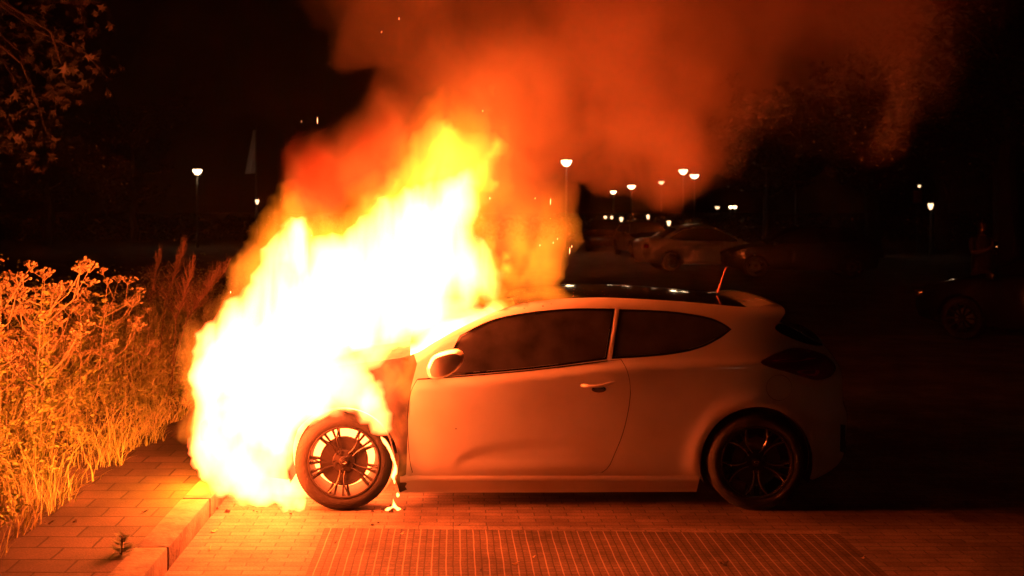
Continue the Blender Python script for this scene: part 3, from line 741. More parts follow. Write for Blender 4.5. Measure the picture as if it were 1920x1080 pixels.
def ground_at(px, s): return Vector(((px - CX) / s, CAMY + F / s, 0))
sl = simple_car('parked_car', 'pale silver saloon parked behind the burning car, seen above its black roof', P_silver, ground_at(1322, 57.5), pi + radians(4), 'sedan', 'cars parked in the lot behind')
dk = simple_car('parked_car', 'dark hatchback parked in front of the pale silver saloon', P_dark, ground_at(1498, 64), radians(-7), 'hatch', 'cars parked in the lot behind')
rt = simple_car('parked_car', 'dark car by the standing person, cut off by the photo edge', P_dark, ground_at(2030, 130), radians(-52), 'hatch', 'cars parked in the lot behind', rim=M_seal)
labels = ['dark car with a faint red rear lamp just behind the pale silver saloon', 'far dark car between the fire and the pale silver saloon']
for k, (px, s, rz, pt) in enumerate(((1205, 44, 95, P_grey), (1135, 38, 80, P_red))):
    c = copy_tree(dk); c.location = ground_at(px, s); c.rotation_euler = (0, 0, radians(rz)); c['label'] = labels[k]

# ------------------------------------------------------------------ street lamps and other posts
def lamp(px, py, s, dim=False, label='', head=.46, pole=True, group='street lamps lit across the car park'):
    z = CAMH + (CY - py) / s; base = ground_at(px, s)
    r = empty('street_lamp', base, 0, label, 'street lamp', group)
    h = z; MB().tube([(0, 0, 0), (0, 0, 1.0), (0, 0, h - .15)], [.07, .055, .035], 8).obj('pole', M_gsteel, r)
    MB().lathe([(.0, h + .17), (head * .30, h + .14), (head * .52, h + .09), (head * .54, h + .07)], 'z', 20).obj('lamp_cap', M_gsteel, r)
    MB().lathe([(head * .5, h + .07), (head * .46, h + .0), (head * .28, h - .13), (.05, h - .17), (0, h - .17)], 'z', 20).obj('lamp_lens', M_lensdim if dim else M_lens, r)
    return r
lamp(370, 321, 36, label='street lamp with bright cone head standing alone in the dark beside the flagpole')
lamp(1062, 304, 44, label='tallest lit lamp head, seen through orange smoke just right of the flames')
lamp(1281, 321, 36, label='lamp with a wide white cone head above the pale silver saloon')
lamp(1302, 330, 28, label='smaller pair-like lamp just right of the wide cone lamp', head=.6)
lamp(1240, 342, 22, True, label='faint flat lamp left of the wide cone lamp, veiled by smoke', head=.5)
lamp(1184, 350, 24, label='bright round lamp in the smoke, between two smaller lamps over the saloon', head=.6)
lamp(1150, 360, 20, label='small lamp lowest and nearest the flames in the smoke', head=.55)
lamp(1345, 389, 16, True, label='single tiny lamp left of a twin pair near the horizon', head=.5)
lamp(1370, 388, 16, label='left lamp of the tiny twin pair near the horizon', head=.42)
lamp(1378, 388, 16, label='right lamp of the tiny twin pair near the horizon', head=.42)
lamp(1724, 349, 22, True, label='small lamp above the red rectangular sign', head=.5)
lamp(1745, 385, 44, True, label='small lamp low beside the red rectangular sign', head=.22)
lamp(1165, 410, 30, True, label='tiny car glint made as a lamp under the smoke left of the dark far car', head=.2, group='glints on far parked cars, made as small lamps')  # from here down: reflections on distant cars, added as small glowing lamps
lamp(1135, 407.5, 30, True, label='tiny reddish car glint made as a lamp nearest the flame edge under the smoke', head=.16, group='glints on far parked cars, made as small lamps')
lamp(1215, 405.5, 30, True, label='tiny car glint made as a lamp above the rear of the pale silver saloon', head=.16, group='glints on far parked cars, made as small lamps')
lamp(1254, 417, 34, True, label='tiny car glint made as a lamp just above the roof of the pale silver saloon', head=.2, group='glints on far parked cars, made as small lamps')
lamp(1147, 407.5, 30, True, label='tiny car glint made as a lamp beside the reddish one under the smoke', head=.13, group='glints on far parked cars, made as small lamps')
# the street lamp behind the photographer that glints in the car's paint
bl = empty('street_lamp', (5.5, -15.0, 0), 0, 'street lamp standing behind the photographer', 'street lamp', 'street lamps lit across the car park')
MB().tube([(0, 0, 0), (0, 0, 2.5), (0, 0, 4.75)], [.07, .055, .04], 10).obj('pole', M_gsteel, bl)
MB().lathe([(0, 5.12), (.2, 5.08), (.34, 5.0), (.35, 4.97)], 'z', 20).obj('lamp_cap', M_gsteel, bl)
MB().lathe([(.32, 4.97), (.30, 4.92), (.18, 4.80), (.04, 4.76), (0, 4.76)], 'z', 20).obj('lamp_lens', pmat('lamp_lens_near', (.9, .85, .75), .4, emit=(1.0, .66, .36, 14)), bl)
fire_light('street_lamp_light', (5.5, -15.0, 4.6), 11, .10, (1.0, .62, .30))
pl_ = at(1743, 383, F / 45); fire_light('sign_lamp_light', (pl_.x, pl_.y - .3, pl_.z), 2.2, .08, (1.0, .6, .35))
for px, py, s_ in ((1281, 330, 36), (1062, 314, 44), (370, 331, 36)):
    q = at(px, py, F / s_); fire_light('street_lamp_light', (q.x, q.y, q.z - .15), 26, .12, (1.0, .6, .3))
# flagpole
fpb = ground_at(480, 34)
fp = empty('flagpole', fpb, 0, 'thin pale flagpole with a hanging flag left of the flames', 'flagpole')
MB().tube([(0, 0, 0), (0, 0, 3), (0, 0, 6.6)], [.06, .05, .03], 8).obj('pole', M_gsteel, fp)
vs = []; fs = []
for j in range(9):
    for i in range(7):
        u = i / 6; v = j / 8; wv_ = .62 * (1 - .75 * v * 1.0) if False else .62 * (.25 + .75 * (1 - v))
        vs.append((-u * wv_ * (1 - .0 * v), .06 * sin(u * 9 + v * 2), 4.0 + v * 2.4 - u * .05))
for j in range(8):
    for i in range(6): a = j * 7 + i; fs.append((a, a + 1, a + 8, a + 7))
mesh_obj('flag', vs, fs, pmat('flag_cloth', (.4, .4, .4), .8), fp)
lamp(482, 377, 34, True, label='small lamp low on the thin flagpole left of the flames', head=.2)
# red sign on a post
sgb = ground_at(1720, 40)
sg_ = empty('road_sign', sgb, 0, 'small red rectangular sign with paler lower edge on a thin post', 'sign')
zc = CAMH + (CY - 369) / 40
MB().tube([(0, 0, 0), (0, 0, zc + .3)], .03, 8).obj('post', M_gsteel, sg_)
MB().box((0, -.04, zc), (.42, .012, .58), bev=.004).obj('sign_plate', M_dirtred, sg_)
MB().box((0, -.048, zc - .17), (.36, .006, .16)).obj('sign_band', pmat('sign_pink', (.6, .16, .13), .5), sg_)
# bare posts
for px, s, h, lab in ((1025, 30, 0, ''),):
    pass
for px, s, h, lab in ((1437, 40, 3.9, 'thin unlit post behind the dark hatchback, nearer the saloon'), (1492, 36, 4.2, 'thin unlit post behind the middle of the dark hatchback')):
    b = ground_at(px, s); r = empty('lamp_post', b, 0, lab, 'post', 'unlit posts in the car park')
    MB().tube([(0, 0, 0), (0, 0, h * .5), (0, 0, h)], [.06, .045, .03], 8).obj('pole', M_gsteel, r)
    MB().lathe([(0, h + .12), (.22, h + .06), (.24, h), (.05, h - .08)], 'z', 14).obj('lamp_cap', M_gsteel, r)

# ------------------------------------------------------------------ vegetation
M_leafA = pmat('weed_leaf', (.19, .30, .055), .7, var=(3, (.34, .37, .09), .35, .7))
M_leafB = pmat('dead_leaf', (.16, .10, .05), .8, var=(5, (.10, .09, .03), .35, .7))
M_dry = pmat('dry_grass', (.46, .45, .17), .8, var=(3, (.24, .34, .08), .4, .65))
M_umbel = pmat('seed_head', (.42, .36, .16), .85, var=(18, (.18, .16, .07), .4, .7))
M_stem = pmat('weed_stem', (.38, .33, .17), .75)
M_bark = pmat('bark', (.035, .025, .018), .9, bump=(22, .8))
M_treeleaf = pmat('tree_leaf', (.011, .013, .007), .6, var=(3, (.022, .013, .009), .4, .75))
def leaf(m, c, L, Wd, dirv, nrm, fold=.15):
    d = dirv.normalized(); s_ = d.cross(nrm).normalized(); n = s_.cross(d)
    m.add([c, c + d * L * .35 + s_ * Wd * .5 + n * fold * Wd, c + d * L, c + d * L * .35 - s_ * Wd * .5 + n * fold * Wd, c + d * L * .4], [(0, 1, 4), (1, 2, 4), (2, 3, 4), (3, 0, 4)])
def rv(R, z0=-1, z1=1): a = R.uniform(0, 2 * pi); z = R.uniform(z0, z1); r = sqrt(max(0, 1 - z * z)); return Vector((r * cos(a), r * sin(a), z))
def blade(m, b, h, lean, wd, R):
    s_ = Vector((cos(R.uniform(0, pi)), sin(R.uniform(0, pi)), 0)).normalized() * wd; vs = []; 
    for k, t in enumerate((0, .4, .75, 1)):
        p = b + Vector((lean.x * t * t, lean.y * t * t, h * (t - .18 * t * t * (lean.length / max(h, .01)))))
        wk = (1, .85, .5, .05)[k]; vs += [p - s_ * wk, p + s_ * wk]
    m.add(vs, [(0, 1, 3, 2), (2, 3, 5, 4), (4, 5, 7, 6)])
def umbel_plant(R, h, spread=.35, nb=5, heads=True):
    """returns (stem MB, head MB, leaf MB)"""
    st, hd_, lf = MB(), MB(), MB()
    lean = Vector((R.uniform(-.12, .12), R.uniform(-.12, .12), 0))
    main = [Vector((0, 0, 0)), Vector((lean.x * .3, lean.y * .3, h * .35)), Vector((lean.x * .7, lean.y * .7, h * .7)), Vector((lean.x, lean.y, h * .97))]
    st.tube(main, [.0045, .0038, .003, .0015], 5)
    tips = [main[-1]]
    for k in range(nb):
        t = R.uniform(.35, .85); b = main[1].lerp(main[3], (t - .35) / .62 if t > .35 else 0); a = R.uniform(0, 2 * pi)
        L = spread * R.uniform(.6, 1.2) * h; e = b + Vector((cos(a) * L * .75, sin(a) * L * .75, L * R.uniform(.55, 1.0)))
        e.z = min(e.z, h * R.uniform(.85, 1.02)); mid = b.lerp(e, .5) + Vector((cos(a) * L * .12, sin(a) * L * .12, -.02 * L))
        st.tube([b, mid, e], [.0028, .0022, .0013], 4); tips.append(e)
        if R.random() < .7:
            e2 = mid + Vector((cos(a + 1) * L * .35, sin(a + 1) * L * .35, L * .5)); st.tube([mid, e2], [.0035, .002], 4); tips.append(e2)
    heads_ = []
    for t in tips:
        r = R.uniform(.035, .075); hd_ = MB(); heads_.append(hd_)
        for q in range(16):
            a = R.uniform(0, 2 * pi); rr = r * sqrt(R.random()); p = t + Vector((rr * cos(a), rr * sin(a), R.uniform(0, .02) + .25 * r * (1 - (rr / r) ** 2)))
            hd_.tube([t - Vector((0, 0, .02)), p], [.0012, .001], 3, False)
            hd_.ball(p, R.uniform(.006, .012), 5, 3, (1, 1, .7))
    for k in range(110):
        t = R.uniform(.05, .9); b = Vector((lean.x * t, lean.y * t, h * t)) + rv(R) * R.uniform(0, .12) * h * .6; b.z = max(b.z, .03)
        d = rv(R, -.3, .6); leaf(lf, b, R.uniform(.03, .085) * (1.2 - t * .5), R.uniform(.006, .022), d, rv(R))
    return st, heads_, lf
def verge_z(x, y): return .10
protos = []
RP = random.Random(11)
for v in range(6):
    st, hd_, lf = umbel_plant(RP, 1.0, .32, RP.choice((4, 5, 6, 7)))
    protos.append((st, hd_, lf))
pmesh = {}
places = [(62, 503, 262, 5), (150, 508, 255, 1), (196, 533, 258, 2), (30, 530, 275, 3), (-5, 510, 285, 0), (108, 545, 240, 4), (240, 560, 225, 1), (275, 570, 212, 3), (178, 520, 222, 0), (300, 590, 200, 2),
          (-40, 520, 250, 2), (90, 600, 290, 0), (20, 640, 300, 4), (150, 640, 280, 5), (215, 620, 255, 3), (330, 610, 190, 1), (128, 575, 262, 3), (60, 560, 230, 1), (255, 640, 235, 0), (-20, 600, 310, 1)]
wl = ['tallest flat-topped dry weed at the left, against the night sky', 'branching dry weed with forked heads, centre of the left bush', 'dry weed with drooping heads right of the forked one', 'dry flowering weed low at the left edge of the bush', 'dry weed cut by the left edge of the photo',
      'dry weed between the tallest and the forked weeds', 'dry weed on the right shoulder of the bush', 'thin dry weed near the right end of the bush', 'dry weed behind the forked weed', 'last upright weed before the flames',
      'dry weed half outside the left edge', 'mid-height yellow-lit weed in the bush front', 'leafy weed brightly lit in the lower left of the bush', 'mid-height weed in the middle of the bush front', 'mid-height weed right of the bush middle', 'faint weed by the path beside the flames', 'weed with dense heads just below the forked one', 'weed behind the lower heads at the left', 'short weed at the right foot of the bush', 'short leafy weed at the left edge']
for k, (px, py, s, v) in enumerate(places):
    b = ground_at(px, s); h = CAMH + (CY - py) / s - .1; b.z = .1
    if b.x > -3.0: b.x = -3.0 - random.random() * .25
    r = empty('dry_weed', b, random.uniform(0, 6), wl[k], 'plant', 'dry weeds on the verge'); r.scale = (min(h, 1.25), min(h, 1.25), h)
    if v not in pmesh:
        st, hd_, lf = protos[v]; pmesh[v] = [st.obj('stem', M_stem, r), *[q.obj('seed_head', M_umbel, r) for q in hd_], lf.obj('foliage', M_leafA, r)]
    else:
        for o in pmesh[v]: c = o.copy(); COL.objects.link(c); c.parent = r
# undergrowth and grass: uncountable
R = random.Random(5)
m = MB(); m2 = MB()
def hedge_h(px): return 1.0
def clump(x, yy, sd): return noise.noise(Vector((x * 2.6, yy * 2.6, sd))) + .5 * noise.noise(Vector((x * 6, yy * 6, sd)))
for k in range(52000):
    x = -2.5 - (R.random() ** 1.4) * 3.2; yy = -4.2 + 15 * R.random()
    x += .14 * noise.noise(Vector((yy * 1.6, 1, 1))) - .03
    if clump(x, yy, 5) < -.06: continue
    t = max(0, min(1, (-2.5 - x) / 1.15)); lim = (.12 + 1.12 * t ** .9) * (.66 + .75 * noise.noise(Vector((x * 1.7, yy * 1.7, 3))))
    if yy > 5: lim *= .9
    z = .12 + max(.05, lim) * R.random() ** .7
    c = Vector((x + R.uniform(-.05, .05), yy, z))
    leaf(m, c, R.uniform(.02, .06), R.uniform(.006, .024), rv(R, -.5, .6), rv(R))
for k in range(15000):
    x = -2.40 - (R.random() ** 1.6) * 2.6; yy = -4.2 + 13 * R.random(); x += .16 * noise.noise(Vector((yy * 2.1, 4, 1))) + .05 * noise.noise(Vector((yy * 9, 4, 1)))
    if clump(x, yy, 15) < -.12: continue
    t = max(0, min(1, (-2.38 - x) / 1.0))
    h = (.10 + R.random() * (.16 + .85 * t ** 1.3)); la = R.uniform(0, 2 * pi); lean = Vector((cos(la), sin(la), 0)) * h * R.uniform(.3, 1.1) + Vector((.2 * h, 0, 0))
    blade(m2, Vector((x, yy, .1)), h, lean, R.uniform(.0014, .0038), R)
o = m.obj('undergrowth', M_leafA); tag(o, 'tangled leafy undergrowth filling the verge beside the path', 'undergrowth', kind='stuff')
o = m2.obj('verge_grass', M_dry); tag(o, 'long dry grass blades bent over the path edge', 'grass', kind='stuff')
# fine twigs inside the bush
# feathery reed plumes by the flames
def reed(px0, py0, px1, py1, s, label):
    d = F / s; a = at(px0, py0, d); a.z = .1; b = at(px1, py1, d); mid = a.lerp(b, .55) + Vector((-.06 * (1 if px1 > px0 else -1), 0, .12))
    r = empty('reed', a, 0, label, 'plant', 'feathery reeds beside the flames')
    A = Vector((0, 0, 0)); B = b - a; Mi = mid - a
    MB().tube([A, Mi, B], [.005, .0035, .0015], 5).obj('stem', pmat('reed_stem', (.12, .08, .04), .85), r)
    pl = MB(); RR = random.Random(int(px1))
    for k in range(120):
        t = .45 + .55 * RR.random(); p = (Mi.lerp(B, (t - .45) / .55)); sd = (1.1 - t) * .28
        e = p + Vector((RR.uniform(-sd, sd), RR.uniform(-sd, sd), RR.uniform(.02, .16))) + (B - Mi).normalized() * .05
        pl.tube([p, e], [.0022, .0008], 3, False)
        for q in range(2): leaf(pl, p.lerp(e, RR.uniform(.4, 1)), .02, .006, rv(RR), rv(RR))
    pl.obj('plume', pmat('reed_plume', (.13, .075, .04), .85), r)
reed(292, 640, 345, 465, 185, 'tallest feathery reed, leaning right over the weeds')
reed(278, 640, 298, 490, 180, 'short upright feathery reed left of the tallest one')
reed(300, 650, 425, 505, 185, 'long reed arching right towards the flames')
reed(310, 660, 405, 520, 190, 'lower arching reed under the longest one')
reed(320, 660, 360, 510, 200, 'thin reed between the tall and the arching ones')
# little weed in the joint by the kerb
wb = Vector(((228 - CX) / 355, CAMY + F / 355, .112)); r = empty('pavement_weed', wb, 0, 'small leafy weed growing from the pavement joint near the kerb corner', 'plant')
MB().tube([(0, 0, 0), (.004, 0, .05), (.002, 0, .10)], [.006, .007, .004], 6).obj('stem', M_stem, r)
lf = MB(); RR = random.Random(2)
for k in range(90):
    a = RR.uniform(0, 2 * pi); z = RR.uniform(.0, .10); ln = RR.uniform(.03, .08) * (1.5 - z * 9); leaf(lf, Vector((0, 0, z)), max(ln, .015), .018, Vector((cos(a), sin(a), .35)), Vector((0, 0, 1)))
lf.obj('foliage', pmat('pavement_weed_leaf', (.07, .11, .03), .7), r)
# fallen leaves and litter
def fleaf(px, py, L, label, mat, rz=0, curl=.3, z=.012, name='fallen_leaf', top=0):
    s = (py - CY) / (CAMH - top); c = Vector(((px - CX) / s, CAMY + F / s, top + .006))
    m = MB(); pts = []
    for k in range(14):
        a = 2 * pi * k / 14; r = L * (.5 + .22 * (k % 2) + .1 * cos(a)); pts.append(Vector((r * cos(a), r * .6 * sin(a), curl * L * (cos(2 * a) * .5 + .5))))
    m.add(pts + [Vector((0, 0, .002)) for _ in range(1)], [(k, (k + 1) % 14, 14) for k in range(14)])
    m.tube([(0, 0, .004), (L * .9, L * .1, .01 + curl * L * .4)], .0015, 4)
    o = m.obj(name, mat, None, False, loc=c); o.rotation_euler = (0, 0, rz); tag(o, label, 'leaf', 'fallen leaves on the paving')
M_fl = pmat('pale_leaf', (.5, .34, .16), .7); M_fd = pmat('dark_leaf', (.03, .02, .015), .8)
fleaf(965, 1060, .030, 'pale curled leaf on the striped paving, bottom centre', M_fl, .2, .25)
fleaf(1357, 1061, .040, 'dark crumpled leaf on the striped paving right of centre', M_fd, .4, .5)
fleaf(400, 998, .035, 'pale leaf on the road just below the kerb', M_fl, .7, .3)
fleaf(393, 1032, .022, 'small pale leaf on the road left, nearer the camera than its neighbour', M_fl, 1.3, .3)
fleaf(628, 1021, .014, 'small dark scrap at the left corner of the striped paving', M_fd, .3, .8)
fleaf(753, 1003, .016, 'small pale leaf at the far edge of the striped paving', M_fl, .3, .3)
fleaf(860, 987, .020, 'flat dark leaf just in front of the car door', M_fd, 0, .2)
fleaf(901, 1072, .012, 'tiny dark scrap at the bottom edge left of the pale curled leaf', M_fd, .9, .8)
fleaf(1617, 1049, .020, 'pale speck of leaf right of the striped paving', M_fl, .5, .3)
fleaf(1087, 1045, .018, 'small dark leaf between the pale curled and crumpled leaves', M_fd, .5, .3)
fleaf(90, 985, .040, 'dark leaves lying where the path meets the weeds', M_fd, .5, .5, top=.112)
fleaf(140, 982, .030, 'dark leaf on the path beside the grass', M_fd, 1.5, .5, top=.112)
fleaf(270, 962, .030, 'thin dark leaf over a path joint by the kerb', M_fd, .1, .3, top=.112)
fleaf(1000, 1047, .012, 'tiny pale speck right above the pale curled leaf', M_fl, 0, .4)

# ---- trees
def tube_branch(m, a, b, r0, r1, R, wob=.08, n=6):
    pts = []; L = (b - a).length
    for i in range(n + 1):
        t = i / n; p = a.lerp(b, t); 
        if 0 < i < n: p += Vector((R.uniform(-1, 1), R.uniform(-1, 1), R.uniform(-1, 1))) * wob * L * .5
        pts.append(p)
    m.tube(pts, [r0 + (r1 - r0) * i / n for i in range(n + 1)], 6); return pts
LOBE = [(0, 0), (.28, -.10), (.5, -.42), (.48, -.12), (.78, -.30), (.68, -.06), (1, 0), (.68, .06), (.78, .30), (.48, .12), (.5, .42), (.28, .10)]
def lobed_leaf(m, c, size, d, nrm):
    d = d.normalized(); s_ = d.cross(nrm).normalized(); n = s_.cross(d)
    vs = [c + d * (u * size) + s_ * (v * size) + n * (abs(v) * .25 * size) for u, v in LOBE]
    m.add(vs + [c + d * size * .45], [(i, (i + 1) % 12, 12) for i in range(12)])
def tree(name, base, h, rad, label, R, nleaf=5200, lsize=.16, lobed=False, group='trees at the edge of the car park', crown0=.3):
    r = empty(name, base, 0, label, 'tree', group)
    t = MB(); top = Vector((R.uniform(-.3, .3), R.uniform(-.3, .3), h * .8)); pts = tube_branch(t, Vector((0, 0, 0)), top, .04 * h, .008 * h, R, .04, 8)
    ends = []
    for k in range(16):
        b = pts[R.randint(3, 8)]; d = rv(R, .05, .9); e = b + d * rad * R.uniform(.55, 1.0); bp = tube_branch(t, b, e, .011 * h, .003 * h, R, .1, 4); ends += bp[2:]
        for q in range(2):
            e2 = bp[3] + rv(R, -.2, .8) * rad * .4; ends += tube_branch(t, bp[2], e2, .005 * h, .002 * h, R, .1, 3)[1:]
    t.obj('trunk', M_bark, r)
    cmb = MB()
    clumps = [(e, R.uniform(.14, .30) * rad) for e in ends]
    for k in range(nleaf):
        c, rr = R.choice(clumps); p = c + rv(R) * rr * R.random() ** .45
        if lobed: lobed_leaf(cmb, p, lsize * R.uniform(.6, 1.2), rv(R, -1, .3), rv(R, 0, 1))
        else: leaf(cmb, p, lsize * R.uniform(.6, 1.3), lsize * .6, rv(R, -.8, .5), rv(R))
    cmb.obj('crown', M_treeleaf, r)
    return r
# the overhanging tree, top left: trunk outside the picture, drooping twigs inside it
R = random.Random(21)
tl_ = empty('overhanging_tree', (-6.6, 3.2, .1), 0, 'tree with drooping lobed leaves hanging into the top left corner', 'tree')
OT = Vector((-6.6, 3.2, .1)); tb = MB(); cb = MB()
tube_branch(tb, Vector((0, 0, 0)), Vector((.1, -.1, 5.6)), .17, .08, R, .03, 8)
d8 = 11.0
twigs = [((-60, -120), (25, 20), (75, 100)), ((25, 20), (95, 40), (135, 105)), ((-40, -30), (10, 80), (22, 105)), ((-80, -160), (120, -30), (180, 10)), ((75, 60), (160, 100), (205, 150)), ((-30, 60), (40, 170), (70, 230)),
         ((40, 120), (75, 210), (100, 290)), ((-40, 120), (10, 220), (60, 310)), ((95, 60), (120, 140), (130, 175)), ((-60, 180), (-10, 240), (20, 280)), ((-80, -60), (60, 40), (120, 90)), ((-100, 40), (-30, 130), (20, 180)), ((90, -60), (150, 20), (160, 60)), ((0, -90), (60, -40), (100, 0)), ((30, 90), (90, 150), (120, 200))]
limb0 = Vector((.1, -.1, 4.6))
for tw in twigs:
    dd = d8 + R.uniform(-.9, .9); ps = [at(x, y, dd + .15 * i) - OT for i, (x, y) in enumerate(tw)]
    tb.tube([limb0, limb0.lerp(ps[0], .5) + Vector((0, 0, .3)), ps[0]], [.04, .022, .008], 6)
    tb.tube(ps, [.008, .005, .002], 5)
    for k in range(48):
        u = R.random(); p = ps[0].lerp(ps[1], u * 2) if u < .5 else ps[1].lerp(ps[2], u * 2 - 1)
        p = p + rv(R) * R.uniform(.02, .24); lobed_leaf(cb, p, R.uniform(.09, .16), rv(R, -1, .1), rv(R, 0, 1))
for k in range(2600):
    p = limb0 + Vector((R.gauss(-.3, 1.3), R.gauss(0, 1.3), R.gauss(.9, .8)))
    if (p + OT).x < -5.1: lobed_leaf(cb, p, R.uniform(.08, .13), rv(R, -1, .1), rv(R, 0, 1))
tb.obj('trunk', M_bark, tl_); cb.obj('crown', M_treeleaf, tl_)
R = random.Random(33)
for px, s, h, rad, lab, nl in ((1880, 62, 11, 3.6, 'large dark tree at the right edge behind the standing person', 6500), (1640, 46, 9, 3.4, 'dark round tree right of the dark hatchback', 5500), (1440, 38, 8.5, 3.2, 'dark tree behind the dark hatchback under the smoke', 4500), (1770, 38, 9, 3.6, 'dark tree behind the red sign', 4500), (250, 30, 8, 3.6, 'barely visible tree far left behind the street lamp', 3500), (90, 34, 8, 3.4, 'barely visible tree behind the weeds at the left', 3500)):
    tree('tree', ground_at(px, s), h, rad, lab, R, nl, .26)
# low hedge far back
R = random.Random(8); m = MB()
for k in range(9000):
    x = R.uniform(-30, 70); p = Vector((x, 62 + R.uniform(-1, 1), R.random() ** .8 * (1.5 + .3 * noise.noise(Vector((x * .5, 0, 0)))))); leaf(m, p, .35, .2, rv(R), rv(R))
o = m.obj('hedge', M_treeleaf); tag(o, 'low dark hedge running along the far side of the car park', 'hedge')

# ------------------------------------------------------------------ person filming in the dark
def person(loc, rz):
    me = bpy.data.meshes.new('person'); J = {}
    V = []; E = []; Rr = []
    def j(n, p, r, par=None):
        J[n] = len(V); V.append(p); Rr.append(r)
        if par is not None: E.append((J[par], J[n]))
    j('pelvis', (0, 0, .95), (.155, .115)); j('waist', (0, .0, 1.08), (.14, .10), 'pelvis'); j('chest', (0, .01, 1.30), (.165, .115), 'waist'); j('neckb', (0, .01, 1.46), (.075, .07), 'chest'); j('neck', (0, .0, 1.53), (.055, .055), 'neckb'); j('jaw', (0, -.02, 1.59), (.062, .075), 'neck'); j('head', (0, -.01, 1.68), (.078, .095), 'jaw'); j('crown', (0, .0, 1.745), (.055, .07), 'head')
    j('nose', (0, -.115, 1.645), (.012, .012), 'jaw')
    for s, n in ((-1, 'l'), (1, 'r')):
        j('sh' + n, (s * .19, .01, 1.43), (.062, .062), 'chest'); j('el' + n, (s * .23, -.06, 1.17), (.045, .045), 'sh' + n)
        j('wr' + n, (s * .08, -.27, 1.24), (.028, .03), 'el' + n); j('palm' + n, (s * .05, -.33, 1.28), (.034, .02), 'wr' + n)
        for q in range(4):
            dz = (q - 1.5) * .021; j(f'f{q}a' + n, (s * .025, -.365, 1.30 + dz), (.0095, .0095), 'palm' + n); j(f'f{q}b' + n, (s * .002, -.375 + .004 * q, 1.31 + dz), (.008, .008), f'f{q}a' + n)
        j('tha' + n, (s * .045, -.325, 1.325), (.011, .011), 'palm' + n); j('thb' + n, (s * .03, -.345, 1.355), (.009, .009), 'tha' + n)
        j('hip' + n, (s * .10, 0, .88), (.095, .10), 'pelvis'); j('kn' + n, (s * .12, -.02, .50), (.065, .068), 'hip' + n); j('an' + n, (s * .13, .02, .10), (.045, .05), 'kn' + n); j('heel' + n, (s * .13, .04, .045), (.042, .042), 'an' + n); j('toe' + n, (s * .15, -.16, .04), (.045, .035), 'heel' + n)
    me.from_pydata(V, E, []); o = bpy.data.objects.new('person', me); COL.objects.link(o); o.location = loc; o.rotation_euler = (0, 0, rz)
    sk = o.modifiers.new('skin', 'SKIN'); sk.use_smooth_shade = True
    sv = me.skin_vertices[0].data
    for i, r in enumerate(Rr): sv[i].radius = r
    sv[0].use_root = True
    sb = o.modifiers.new('sub', 'SUBSURF'); sb.levels = 1; sb.render_levels = 2
    me.materials.append(pmat('skin_and_clothes', (.10, .07, .065), .8))
    return o
pl = ground_at(1840, 104); pe = person(pl, radians(12)); tag(pe, 'person in dark clothes standing beyond the right-hand car, holding up a small lit phone', 'person')
MB().ball((0, .02, 1.71), .098, 14, 10, (.95, 1.1, .85)).obj('hair', pmat('dark_hair', (.02, .015, .012), .8), pe)
ja = MB(); ja.lathe([(.17, .86), (.185, .95), (.165, 1.10), (.18, 1.28), (.175, 1.40), (.10, 1.48)], 'z', 20)
for v in ja.v: v.y *= .74
ja.obj('jacket', pmat('dark_jacket', (.02, .018, .02), .8), pe)
fc = MB().ball((0, -.065, 1.635), .062, 12, 8, (1, .75, 1.25)); fc.obj('face', pmat('face_skin', (.45, .26, .2), .6), pe)
ph = MB().box((0, 0, 0), (.075, .009, .15), bev=.003).obj('phone', M_black, None, loc=pl + Vector((.07, -.385, 1.31))); tag(ph, 'small phone with a lit spot held up by the standing person', 'phone'); ph.rotation_euler = (radians(10), 0, radians(12))
MB().box((.015, -.0065, -.02), (.03, .003, .012)).obj('phone_light', pmat('phone_glow', (.9, .4, .2), .4, emit=(1, .35, .1, 1.5)), ph)

